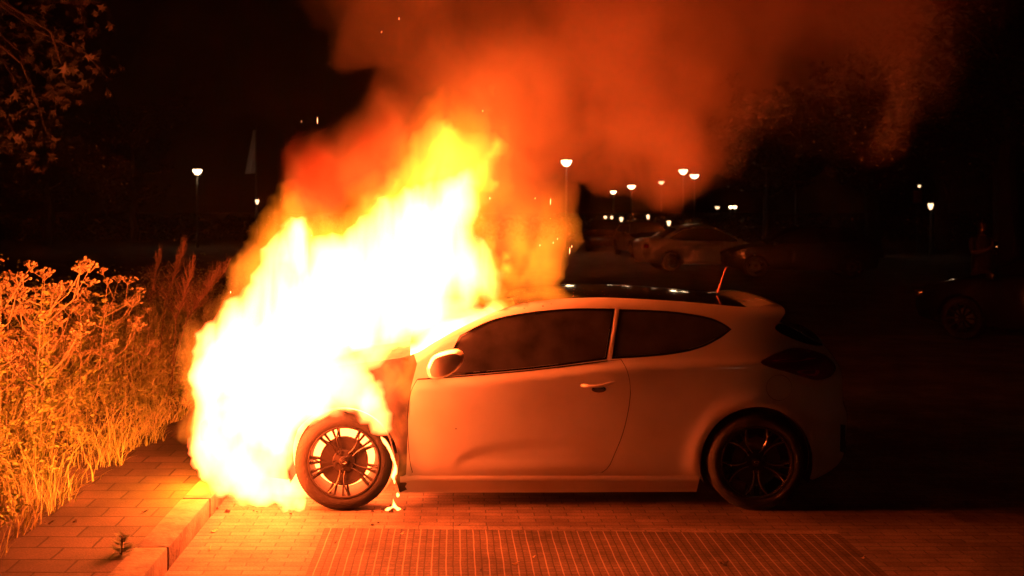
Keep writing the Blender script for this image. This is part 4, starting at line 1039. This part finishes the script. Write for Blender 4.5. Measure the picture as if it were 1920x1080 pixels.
# ------------------------------------------------------------------ fire and smoke
def rough_outline(pts, amp, seg, seed, freq=3.0):
    out = []
    for i in range(len(pts)):
        a = Vector(pts[i]); b = Vector(pts[(i + 1) % len(pts)]); n = max(1, int((b - a).length / seg)); t = (b - a)
        if t.length < 1e-6: continue
        nn = Vector((t.y, -t.x)).normalized()
        for k in range(n):
            p = a.lerp(b, k / n); f = noise.fractal(Vector((p.x * freq, p.y * freq, seed)), .35, 2.2, 5)
            rg = (1 - abs(noise.noise(Vector((p.x * freq * 1.3 - p.y * .6, p.y * .5, seed + 9))))) ** 7
            out.append(p + nn * f * amp + Vector((.3, 1)) * (rg * amp * 1.6 if nn.y > -.1 else 0))
    return out
def inflate(name, px_pts, ymid, half, reach, power, mat, parent, amp=.03, seg=.05, res=.09, seed=1.0, wobble=.25, smoothn=4, wfreq=1.5, freq=3.0, ymidf=None):
    d = -CAMY + ymid
    P_ = [((px - CX) / F * d, CAMH - (py - CY) / F * d) for px, py in px_pts]
    P_ = cr(P_, smoothn); P_ = rough_outline(P_, amp, seg, seed, freq)
    V, T = triangulate([P_], res, P_, .5)
    dist = [min(segdist(v, P_), 5) for v in V]
    vs = []; idx = {}; fs = []
    used = sorted({i for t, c in T for i in t})
    for sgn in (-1, 1):
        for i in used:
            u = min(1, dist[i] / reach); h = half * (u ** power if power >= 1 else u ** power)
            if dist[i] > 1e-4: h *= 1 + wobble * noise.noise(Vector((V[i].x * wfreq, V[i].y * wfreq, seed + sgn * 3)))
            elif sgn == 1: idx[(i, 1)] = idx[(i, -1)]; continue
            if dist[i] <= 1e-4: h = 0
            yo_ = ymidf(V[i].x, V[i].y) if ymidf else 0
            idx[(i, sgn)] = len(vs); vs.append(Vector((V[i].x, ymid + yo_ + sgn * max(h, .001 if dist[i] > 1e-4 else 0), V[i].y)))
    for t, c in T:
        if max(dist[i] for i in t) <= 1e-4: continue
        a, b, c_ = [V[i] for i in t]; f = list(t)
        if (b - a).cross(c_ - a) < 0: f.reverse()
        fs.append(tuple(idx[(i, -1)] for i in f)); fs.append(tuple(idx[(i, 1)] for i in reversed(f)))
    o = mesh_obj(name, vs, fs, mat, parent)
    return o
def vol_mat(name, emit=0, ecol=(1, .24, .026), dens=0, scol=(.8, .75, .7), nscale=3, stretch=(1, 1, .5), lo=.35, hi=.6, dlo=None, dhi=None, floor=.0, aniso=.0, detail=3, absorb=0, acol=(.5, .1, .03), dist=0.0, hg=None, step=1.0, shift=(0, 0, 0), rot=0):
    m = bpy.data.materials.new(name); m.use_nodes = True; nt = m.node_tree; nt.nodes.remove(nt.nodes['Principled BSDF']); out = nt.nodes['Material Output']; L = nt.links.new
    g = nt.nodes.new('ShaderNodeNewGeometry'); mp = nt.nodes.new('ShaderNodeMapping'); mp.inputs['Scale'].default_value = stretch; mp.inputs['Location'].default_value = shift; mp.inputs['Rotation'].default_value = (0, rot, 0)
    L(g.outputs['Position'], mp.inputs['Vector'])
    n = nt.nodes.new('ShaderNodeTexNoise'); n.inputs['Scale'].default_value = nscale; n.inputs['Detail'].default_value = detail; n.inputs['Distortion'].default_value = dist; L(mp.outputs[0], n.inputs['Vector'])
    mr = nt.nodes.new('ShaderNodeMapRange'); mr.inputs[1].default_value = lo; mr.inputs[2].default_value = hi; mr.inputs[3].default_value = floor; mr.inputs[4].default_value = 1; mr.interpolation_type = 'SMOOTHSTEP'; L(n.outputs[0], mr.inputs[0])
    field = mr.outputs[0]
    if hg:      # height fade (z0 -> z1 : v0 -> v1)
        sx = nt.nodes.new('ShaderNodeSeparateXYZ'); L(g.outputs['Position'], sx.inputs[0]); h = nt.nodes.new('ShaderNodeMapRange'); h.inputs[1].default_value = hg[0]; h.inputs[2].default_value = hg[1]; h.inputs[3].default_value = hg[2]; h.inputs[4].default_value = hg[3]; L(sx.outputs[hg[4] if len(hg) > 4 else 2], h.inputs[0])
        mu = nt.nodes.new('ShaderNodeMath'); mu.operation = 'MULTIPLY'; L(field, mu.inputs[0]); L(h.outputs[0], mu.inputs[1]); field = mu.outputs[0]
    last = None
    def addsh(s):
        nonlocal last
        if last is None: last = s
        else:
            a = nt.nodes.new('ShaderNodeAddShader'); L(last, a.inputs[0]); L(s, a.inputs[1]); last = a.outputs[0]
    def mul(v):
        a = nt.nodes.new('ShaderNodeMath'); a.operation = 'MULTIPLY'; a.inputs[1].default_value = v; L(field, a.inputs[0]); return a.outputs[0]
    if emit:
        e = nt.nodes.new('ShaderNodeEmission'); e.inputs[0].default_value = (*ecol, 1); L(mul(emit), e.inputs[1]); addsh(e.outputs[0])
    if dens:
        e = nt.nodes.new('ShaderNodeVolumeScatter'); e.inputs[0].default_value = (*scol, 1); L(mul(dens), e.inputs['Density']); e.inputs['Anisotropy'].default_value = aniso; addsh(e.outputs[0])
    if absorb:
        e = nt.nodes.new('ShaderNodeVolumeAbsorption'); e.inputs[0].default_value = (*acol, 1); L(mul(absorb), e.inputs['Density']); addsh(e.outputs[0])
    L(last, out.inputs['Volume']); m.cycles.volume_step_rate = step
    return m
ECOL = (1, .115, .022)
VM_core = vol_mat('flame_core', 165, ECOL, nscale=3.0, lo=.34, hi=.62, floor=.10, detail=5, stretch=(1.7, 1, .32), rot=radians(-18), dist=.3)
VM_low = vol_mat('flame_low', 150, ECOL, nscale=4.5, lo=.32, hi=.56, floor=.07, detail=3, stretch=(1, 1, .6))
VM_halo = vol_mat('flame_halo', 8.5, (1, .17, .012), nscale=3.0, lo=.38, hi=.64, floor=.08, detail=6, stretch=(1.7, 1, .3), rot=radians(-24), dist=.4)
VM_wisp = vol_mat('smoke_wisp_glow', 4.2, (1, .19, .010), nscale=3.6, lo=.40, hi=.64, floor=.12, detail=7, stretch=(1.3, 1, .7), dist=.4, hg=(1.25, 2.1, 2.2, .22))
VM_tongue = vol_mat('flame_tongue', 22, (1, .17, .012), nscale=6, lo=.3, hi=.6, floor=.3, detail=4, stretch=(1.6, 1, .4), dist=.4)
VM_tongue2 = vol_mat('flame_tongue_dim', 7, (1, .15, .010), nscale=6, lo=.35, hi=.65, floor=.1, detail=4, stretch=(1.8, 1, .4), dist=.4)
VM_thin = vol_mat('flame_veil', 7, (1, .17, .012), nscale=5.0, lo=.45, hi=.65, floor=.02, detail=4, stretch=(1, 1, .7), dist=.8)
VM_behind = vol_mat('flame_behind', 70, ECOL, nscale=7, lo=.25, hi=.5, floor=.5, detail=2)
blaze = empty('blaze', (-.75, 0, 0), 0, 'white-hot blaze engulfing the bonnet and nose of the white hatchback', 'fire')
def fpart(o):
    for v in o.data.vertices: v.co -= Vector((-.75, 0, 0))
    return o
core_px = [(352, 850), (365, 790), (352, 720), (360, 640), (392, 592), (432, 558), (470, 515), (490, 470), (520, 425), (545, 400), (570, 412), (600, 440), (650, 425), (700, 385), (745, 358), (790, 340), (820, 330), (860, 320), (890, 305), (905, 330), (895, 390), (902, 450), (930, 500), (930, 555), (890, 590), (840, 622), (780, 648), (725, 668), (705, 690), (722, 735), (728, 775), (705, 812), (690, 805), (672, 790), (640, 785), (600, 792), (560, 815), (540, 850), (500, 850), (430, 860)]
fpart(inflate('flame_core', core_px, -.30, .50, .42, 1.0, VM_core, blaze, amp=.06, seed=2.3, freq=7, seg=.035))
low_px = [(352, 840), (360, 760), (352, 700), (400, 640), (520, 640), (600, 720), (650, 780), (600, 788), (562, 815), (546, 870), (560, 915), (588, 952), (560, 958), (500, 957), (465, 952), (430, 948), (400, 925), (372, 895), (350, 868)]
fpart(inflate('flame_base', low_px, -1.02, .20, .12, 1.0, VM_low, blaze, amp=.026, seed=5.1, res=.07, freq=9, seg=.03))
side_px = [(400, 660), (470, 600), (560, 620), (650, 640), (700, 690), (715, 735), (722, 775), (705, 812), (690, 803), (672, 788), (640, 783), (600, 790), (560, 815), (545, 850), (500, 850), (420, 820)]
fpart(inflate('flame_side', side_px, -1.08, .15, .12, .9, VM_low, blaze, amp=.04, seed=3.7, res=.07, freq=9, seg=.03))
pil_px = [(690, 700), (640, 640), (700, 590), (800, 560), (880, 560), (905, 585), (860, 612), (820, 632), (780, 648), (735, 668)]
fpart(inflate('flame_lick', [(662, 740), (700, 715), (724, 735), (736, 775), (732, 812), (720, 826), (700, 830), (688, 806), (668, 780)], -1.08, .08, .08, .9, VM_low, blaze, amp=.03, seed=13.7, res=.05, freq=11, seg=.02))
fpart(inflate('flame_pillar', pil_px, -.92, .13, .15, 1.0, VM_low, blaze, amp=.03, seed=6.7, res=.07, freq=7))
halo_px = [(328, 850), (336, 780), (322, 700), (326, 625), (362, 580), (412, 535), (442, 490), (460, 440), (488, 392), (530, 365), (555, 362), (585, 395), (630, 410), (680, 370), (730, 310), (780, 250), (805, 205), (835, 200), (860, 225), (890, 250), (925, 235), (940, 290), (925, 340), (915, 400), (925, 450), (950, 500), (945, 560), (900, 600), (800, 655), (730, 680), (735, 740), (740, 800), (650, 800), (550, 830), (450, 850)]
fpart(inflate('flame_halo', halo_px, -.15, 1.0, .7, .85, VM_halo, blaze, amp=.07, seed=7.7, freq=6, seg=.035))
VM_glow = vol_mat('flame_edge', 5.5, (1, .19, .007), nscale=2.6, lo=.34, hi=.66, floor=.12, detail=6, stretch=(1.5, 1, .35), rot=radians(-24), dist=.4, hg=(1.7, 2.9, 1.3, .25))
glow_px = [(430, 540), (462, 465), (490, 400), (512, 345), (540, 330), (570, 350), (620, 375), (680, 330), (735, 260), (785, 195), (835, 165), (900, 190), (955, 230), (965, 320), (930, 430), (800, 500), (600, 520)]
fpart(inflate('flame_edge', glow_px, -.35, .8, .55, 1.15, VM_glow, blaze, amp=.05, seed=17.7, freq=5, seg=.04))
wisp_px = [(870, 610), (880, 500), (880, 420), (905, 330), (900, 270), (930, 240), (965, 280), (990, 330), (1060, 330), (1085, 380), (1080, 450), (1065, 510), (1040, 550), (980, 575)]
fpart(inflate('smoke_wisp_glow', wisp_px, .25, .45, .35, 1.0, VM_wisp, blaze, amp=.06, seed=4.2, freq=4))  # fire-lit smoke right of the flames, its light put in as emission
for k, (tp_, mt_, ym) in enumerate((([(795, 350), (803, 280), (816, 228), (845, 222), (856, 260), (846, 300), (850, 350)], VM_tongue, -.2), ([(885, 345), (900, 300), (922, 262), (944, 240), (940, 290), (922, 340), (905, 390)], VM_tongue, -.1),
        ([(880, 240), (902, 200), (915, 145), (926, 140), (930, 190), (920, 250), (905, 290)], VM_tongue2, 0), ([(520, 470), (540, 402), (556, 388), (574, 420), (596, 480), (560, 520)], VM_core, -.3), ([(895, 520), (905, 450), (925, 430), (935, 500), (950, 560), (920, 590)], VM_tongue, -.3))):
    fpart(inflate('flame_tongue', tp_, ym, .13, .10, 1.0, mt_, blaze, amp=.025, seed=40 + k, res=.06, seg=.03, freq=8))
veil_px = [(690, 680), (740, 660), (800, 640), (850, 625), (840, 650), (800, 690), (790, 760), (780, 850), (760, 900), (735, 930), (725, 900), (738, 850), (725, 800), (730, 750)]
fpart(inflate('flame_veil', veil_px, -1.12, .10, .1, 1.0, VM_thin, blaze, amp=.02, seed=9.2, res=.06, freq=8))
dv_px = [(768, 702), (840, 700), (905, 695), (880, 750), (855, 800), (835, 860), (790, 892), (762, 860), (755, 780)]
fpart(inflate('smoke_veil_glow', dv_px, -1.05, .10, .25, .8, vol_mat('thin_smoke_glow', 1.1, (1, .28, .008), nscale=4, lo=.35, hi=.65, floor=.1, detail=5, dist=.6), blaze, amp=.04, seed=19.2, res=.07, freq=5))  # smoky veil over the door, its orange light put in as emission
beh_px = [(500, 880), (520, 800), (640, 765), (715, 790), (742, 870), (715, 925), (640, 950), (580, 955), (520, 940)]
fpart(inflate('flame_behind_wheel', beh_px, -.45, .13, .1, 1.0, VM_behind, blaze, amp=.0, seed=9.2, res=.08))
RT = random.Random(19)
for k, (bx, by, h, w_) in enumerate(((498, 440, 60, 26), (532, 420, 62, 34), (585, 440, 52, 30), (640, 440, 62, 34), (690, 405, 75, 36), (728, 375, 88, 38), (765, 350, 96, 42), (800, 335, 100, 44), (836, 330, 104, 46), (868, 320, 92, 40), (900, 330, 96, 34), (922, 350, 84, 30), (925, 430, 66, 30), (940, 500, 70, 34), (402, 600, 50, 28), (440, 550, 46, 26), (372, 640, 52, 26), (352, 730, 56, 24))):
    lean = RT.uniform(.12, .38); pts = []
    for t in (0, .2, .45, .7, .88, 1.0):
        wd_ = w_ * .5 * (1 - t) ** .75 * (1 + .2 * RT.uniform(-1, 1)); cx_ = bx + lean * h * t + 5 * sin(t * 6 + k); pts.append((cx_, by - h * t + 14, wd_))
    poly = [(x - q, y) for x, y, q in pts] + [(x + q, y) for x, y, q in reversed(pts[:-1])]
    fpart(inflate('flame_tongue', poly, RT.uniform(-.55, .1), .12, .08, 1.0, VM_tongue if k % 3 else VM_tongue2, blaze, amp=.022, seed=60 + k, res=.05, seg=.025, freq=9))
# flames dripping at the rear of the front wheel
dripm = vol_mat('drip_flame', 400, (1, .2, .04), nscale=9, lo=.2, hi=.5, floor=.4, detail=1)
def drip(px_pts, ymid, label, half=.03):
    o = inflate('small_flame', px_pts, ymid, half, .012, .8, dripm, None, amp=.003, seg=.012, res=.005, seed=3.3, freq=20, smoothn=3)
    c = sum((v.co for v in o.data.vertices), Vector()) / len(o.data.vertices); c.z = min(v.co.z for v in o.data.vertices)
    for v in o.data.vertices: v.co -= c
    o.location = c; tag(o, label, 'flame', 'small flames by the front wheel')
drip([(721, 957), (726, 951), (735, 948), (736, 932), (741, 944), (746, 950), (753, 955), (745, 958), (738, 954), (729, 958)], -.98, 'small star-shaped flame burning on the paving behind the front wheel')
drip([(742, 926), (746, 923), (750, 927), (747, 933), (743, 931)], -.98, 'round burning drop just above the small flame on the paving')
drip([(733, 893), (737, 880), (740, 868), (745, 875), (745, 888), (741, 895), (742, 905), (739, 910), (736, 900)], -.98, 'trickle of flame running down behind the front wheel')
drip([(712, 818), (722, 822), (732, 838), (740, 858), (742, 872), (737, 868), (729, 848), (718, 830)], -.98, 'curved flame along the rear edge of the front tyre', .02)

VS1 = vol_mat('smoke_dense', dens=1.0, scol=(.48, .37, .26), absorb=.5, acol=(.80, .36, .05), nscale=2.1, lo=.38, hi=.62, floor=.21, detail=9, stretch=(1, 1, .8), dist=.7, rot=radians(30), step=.6, hg=(2.2, 3.4, 1.5, .30))
VS2 = vol_mat('smoke_thin', dens=1.1, scol=(.78, .55, .42), absorb=.4, acol=(.9, .3, .05), nscale=1.3, lo=.38, hi=.62, floor=.12, detail=7, stretch=(1, 1, .8), dist=.6, rot=radians(30), step=1.2)
VS3 = vol_mat('smoke_near', absorb=2.2, acol=(.7, .05, .0), dens=1.6, scol=(.10, .045, .03), nscale=2.6, lo=.36, hi=.62, floor=.1, detail=5, stretch=(1, 1, .7), dist=.6, step=1.2)
s1 = [(480, 470), (500, 400), (520, 340), (530, 290), (570, 250), (640, 205), (640, 170), (600, 120), (565, 60), (560, -80), (700, -260), (1000, -360), (1300, -340), (1450, -150), (1480, 0), (1500, 150), (1470, 260), (1420, 305), (1370, 350), (1330, 405), (1290, 410), (1240, 385), (1180, 385), (1120, 390), (1085, 400), (1075, 450), (1060, 530), (1040, 555), (960, 570), (930, 500), (900, 430), (800, 400), (700, 420), (600, 450), (540, 440)]
o = inflate('smoke', s1, .3, 1.05, 1.0, .95, VS1, None, amp=.13, seed=12.1, res=.16, seg=.09, freq=1.8); tag(o, 'thick orange-lit smoke rising from the blaze and rolling right', 'smoke', kind='stuff')
s2 = [(1050, 370), (1000, 250), (950, 100), (900, -100), (1200, -400), (1700, -420), (1950, -200), (1900, 0), (1830, 130), (1760, 240), (1690, 330), (1600, 400), (1530, 370), (1480, 330), (1420, 310), (1370, 360), (1320, 400), (1250, 400)]
o = inflate('smoke', s2, 1.3, 1.3, 1.5, .95, VS2, None, amp=.2, seed=22.1, res=.2, seg=.12, freq=1.4); tag(o, 'thin dark red smoke drifting away to the upper right', 'smoke', kind='stuff')
VS4 = vol_mat('smoke_low', dens=.16, scol=(.6, .42, .3), nscale=1.2, lo=.3, hi=.7, floor=.3, detail=5)
s4 = [(1000, 430), (1080, 380), (1200, 370), (1400, 400), (1560, 440), (1600, 500), (1540, 560), (1300, 600), (1060, 600), (980, 560)]
o = inflate('smoke', s4, 1.9, 1.0, 1.0, .9, VS4, None, amp=.12, seed=42.1, res=.2, seg=.12, freq=1.6); tag(o, 'faint reddish smoke hanging low over the car park behind the roof', 'smoke', kind='stuff')
s3 = [(480, 450), (505, 385), (522, 330), (535, 285), (580, 245), (650, 215), (720, 200), (760, 240), (720, 300), (670, 350), (600, 380), (560, 385), (520, 400)]
o = inflate('smoke', s3, -.75, .35, .35, .8, VS3, None, amp=.08, seed=32.1, res=.1, seg=.06, freq=3); tag(o, 'dull red smoke curling over the left shoulder of the flames', 'smoke', kind='stuff')

# sparks and charred bits
R = random.Random(77)
spk = pmat('spark_glow', (1, .5, .2), .5, emit=(1, .42, .16, 9))
for k, (px, py) in enumerate(((595, 226), (565, 228), (1072, 462), (1068, 470), (1032, 378), (1037, 455), (1045, 448), (1012, 460), (432, 548), (918, 372), (905, 208), (748, 35), (715, 60), (1003, 372), (410, 905), (385, 893))):
    p = at(px, py, 7.6); m = MB(); ln = .022 if k in (0, 3, 4) else .007
    m.tube([(0, 0, -ln), (.001, 0, 0), (.002 if k else 0, 0, ln)], [.0006, .0016, .0006], 5)
    o = m.obj('spark', spk, None, loc=p); tag(o, 'tiny glowing spark flying in the smoke and flames', 'spark', 'sparks around the blaze')
mc = pmat('charred_bit', (.02, .016, .013), .9, bump=(60, .6))
for k in range(16):
    px = R.choice((R.uniform(400, 560), R.uniform(690, 790))); py = R.uniform(955, 990) if k % 2 else R.uniform(950, 966)
    s_ = (py - CY) / CAMH; c = Vector(((px - CX) / s_, CAMY + F / s_, .006)); m = MB(); n = R.randint(5, 7); rr = R.uniform(.006, .020)
    b_ = [Vector((rr * R.uniform(.6, 1.3) * cos(2 * pi * i / n), rr * R.uniform(.5, 1) * sin(2 * pi * i / n), 0)) for i in range(n)]
    m.add(b_ + [v * .6 + Vector((0, 0, rr * R.uniform(.4, .8))) for v in b_], [(i, (i + 1) % n, n + (i + 1) % n, n + i) for i in range(n)] + [tuple(range(n, 2 * n))])
    o = m.obj('charred_bit', mc, None, False, loc=c); tag(o, 'small charred scrap fallen on the bricks by the front wheel', 'debris', 'charred scraps by the front wheel')
# faint smoky air round the whole place
hm = bpy.data.materials.new('haze_air'); hm.use_nodes = True; nt = hm.node_tree; nt.nodes.remove(nt.nodes['Principled BSDF'])
pv = nt.nodes.new('ShaderNodeVolumePrincipled'); pv.inputs['Density'].default_value = .0007; pv.inputs['Color'].default_value = (.8, .75, .7, 1)
nt.links.new(pv.outputs[0], nt.nodes['Material Output'].inputs['Volume'])
hz = MB().box((20, 60, 14), (180, 160, 30.5)).obj('haze', hm, None, False); hz['kind'] = 'stuff'
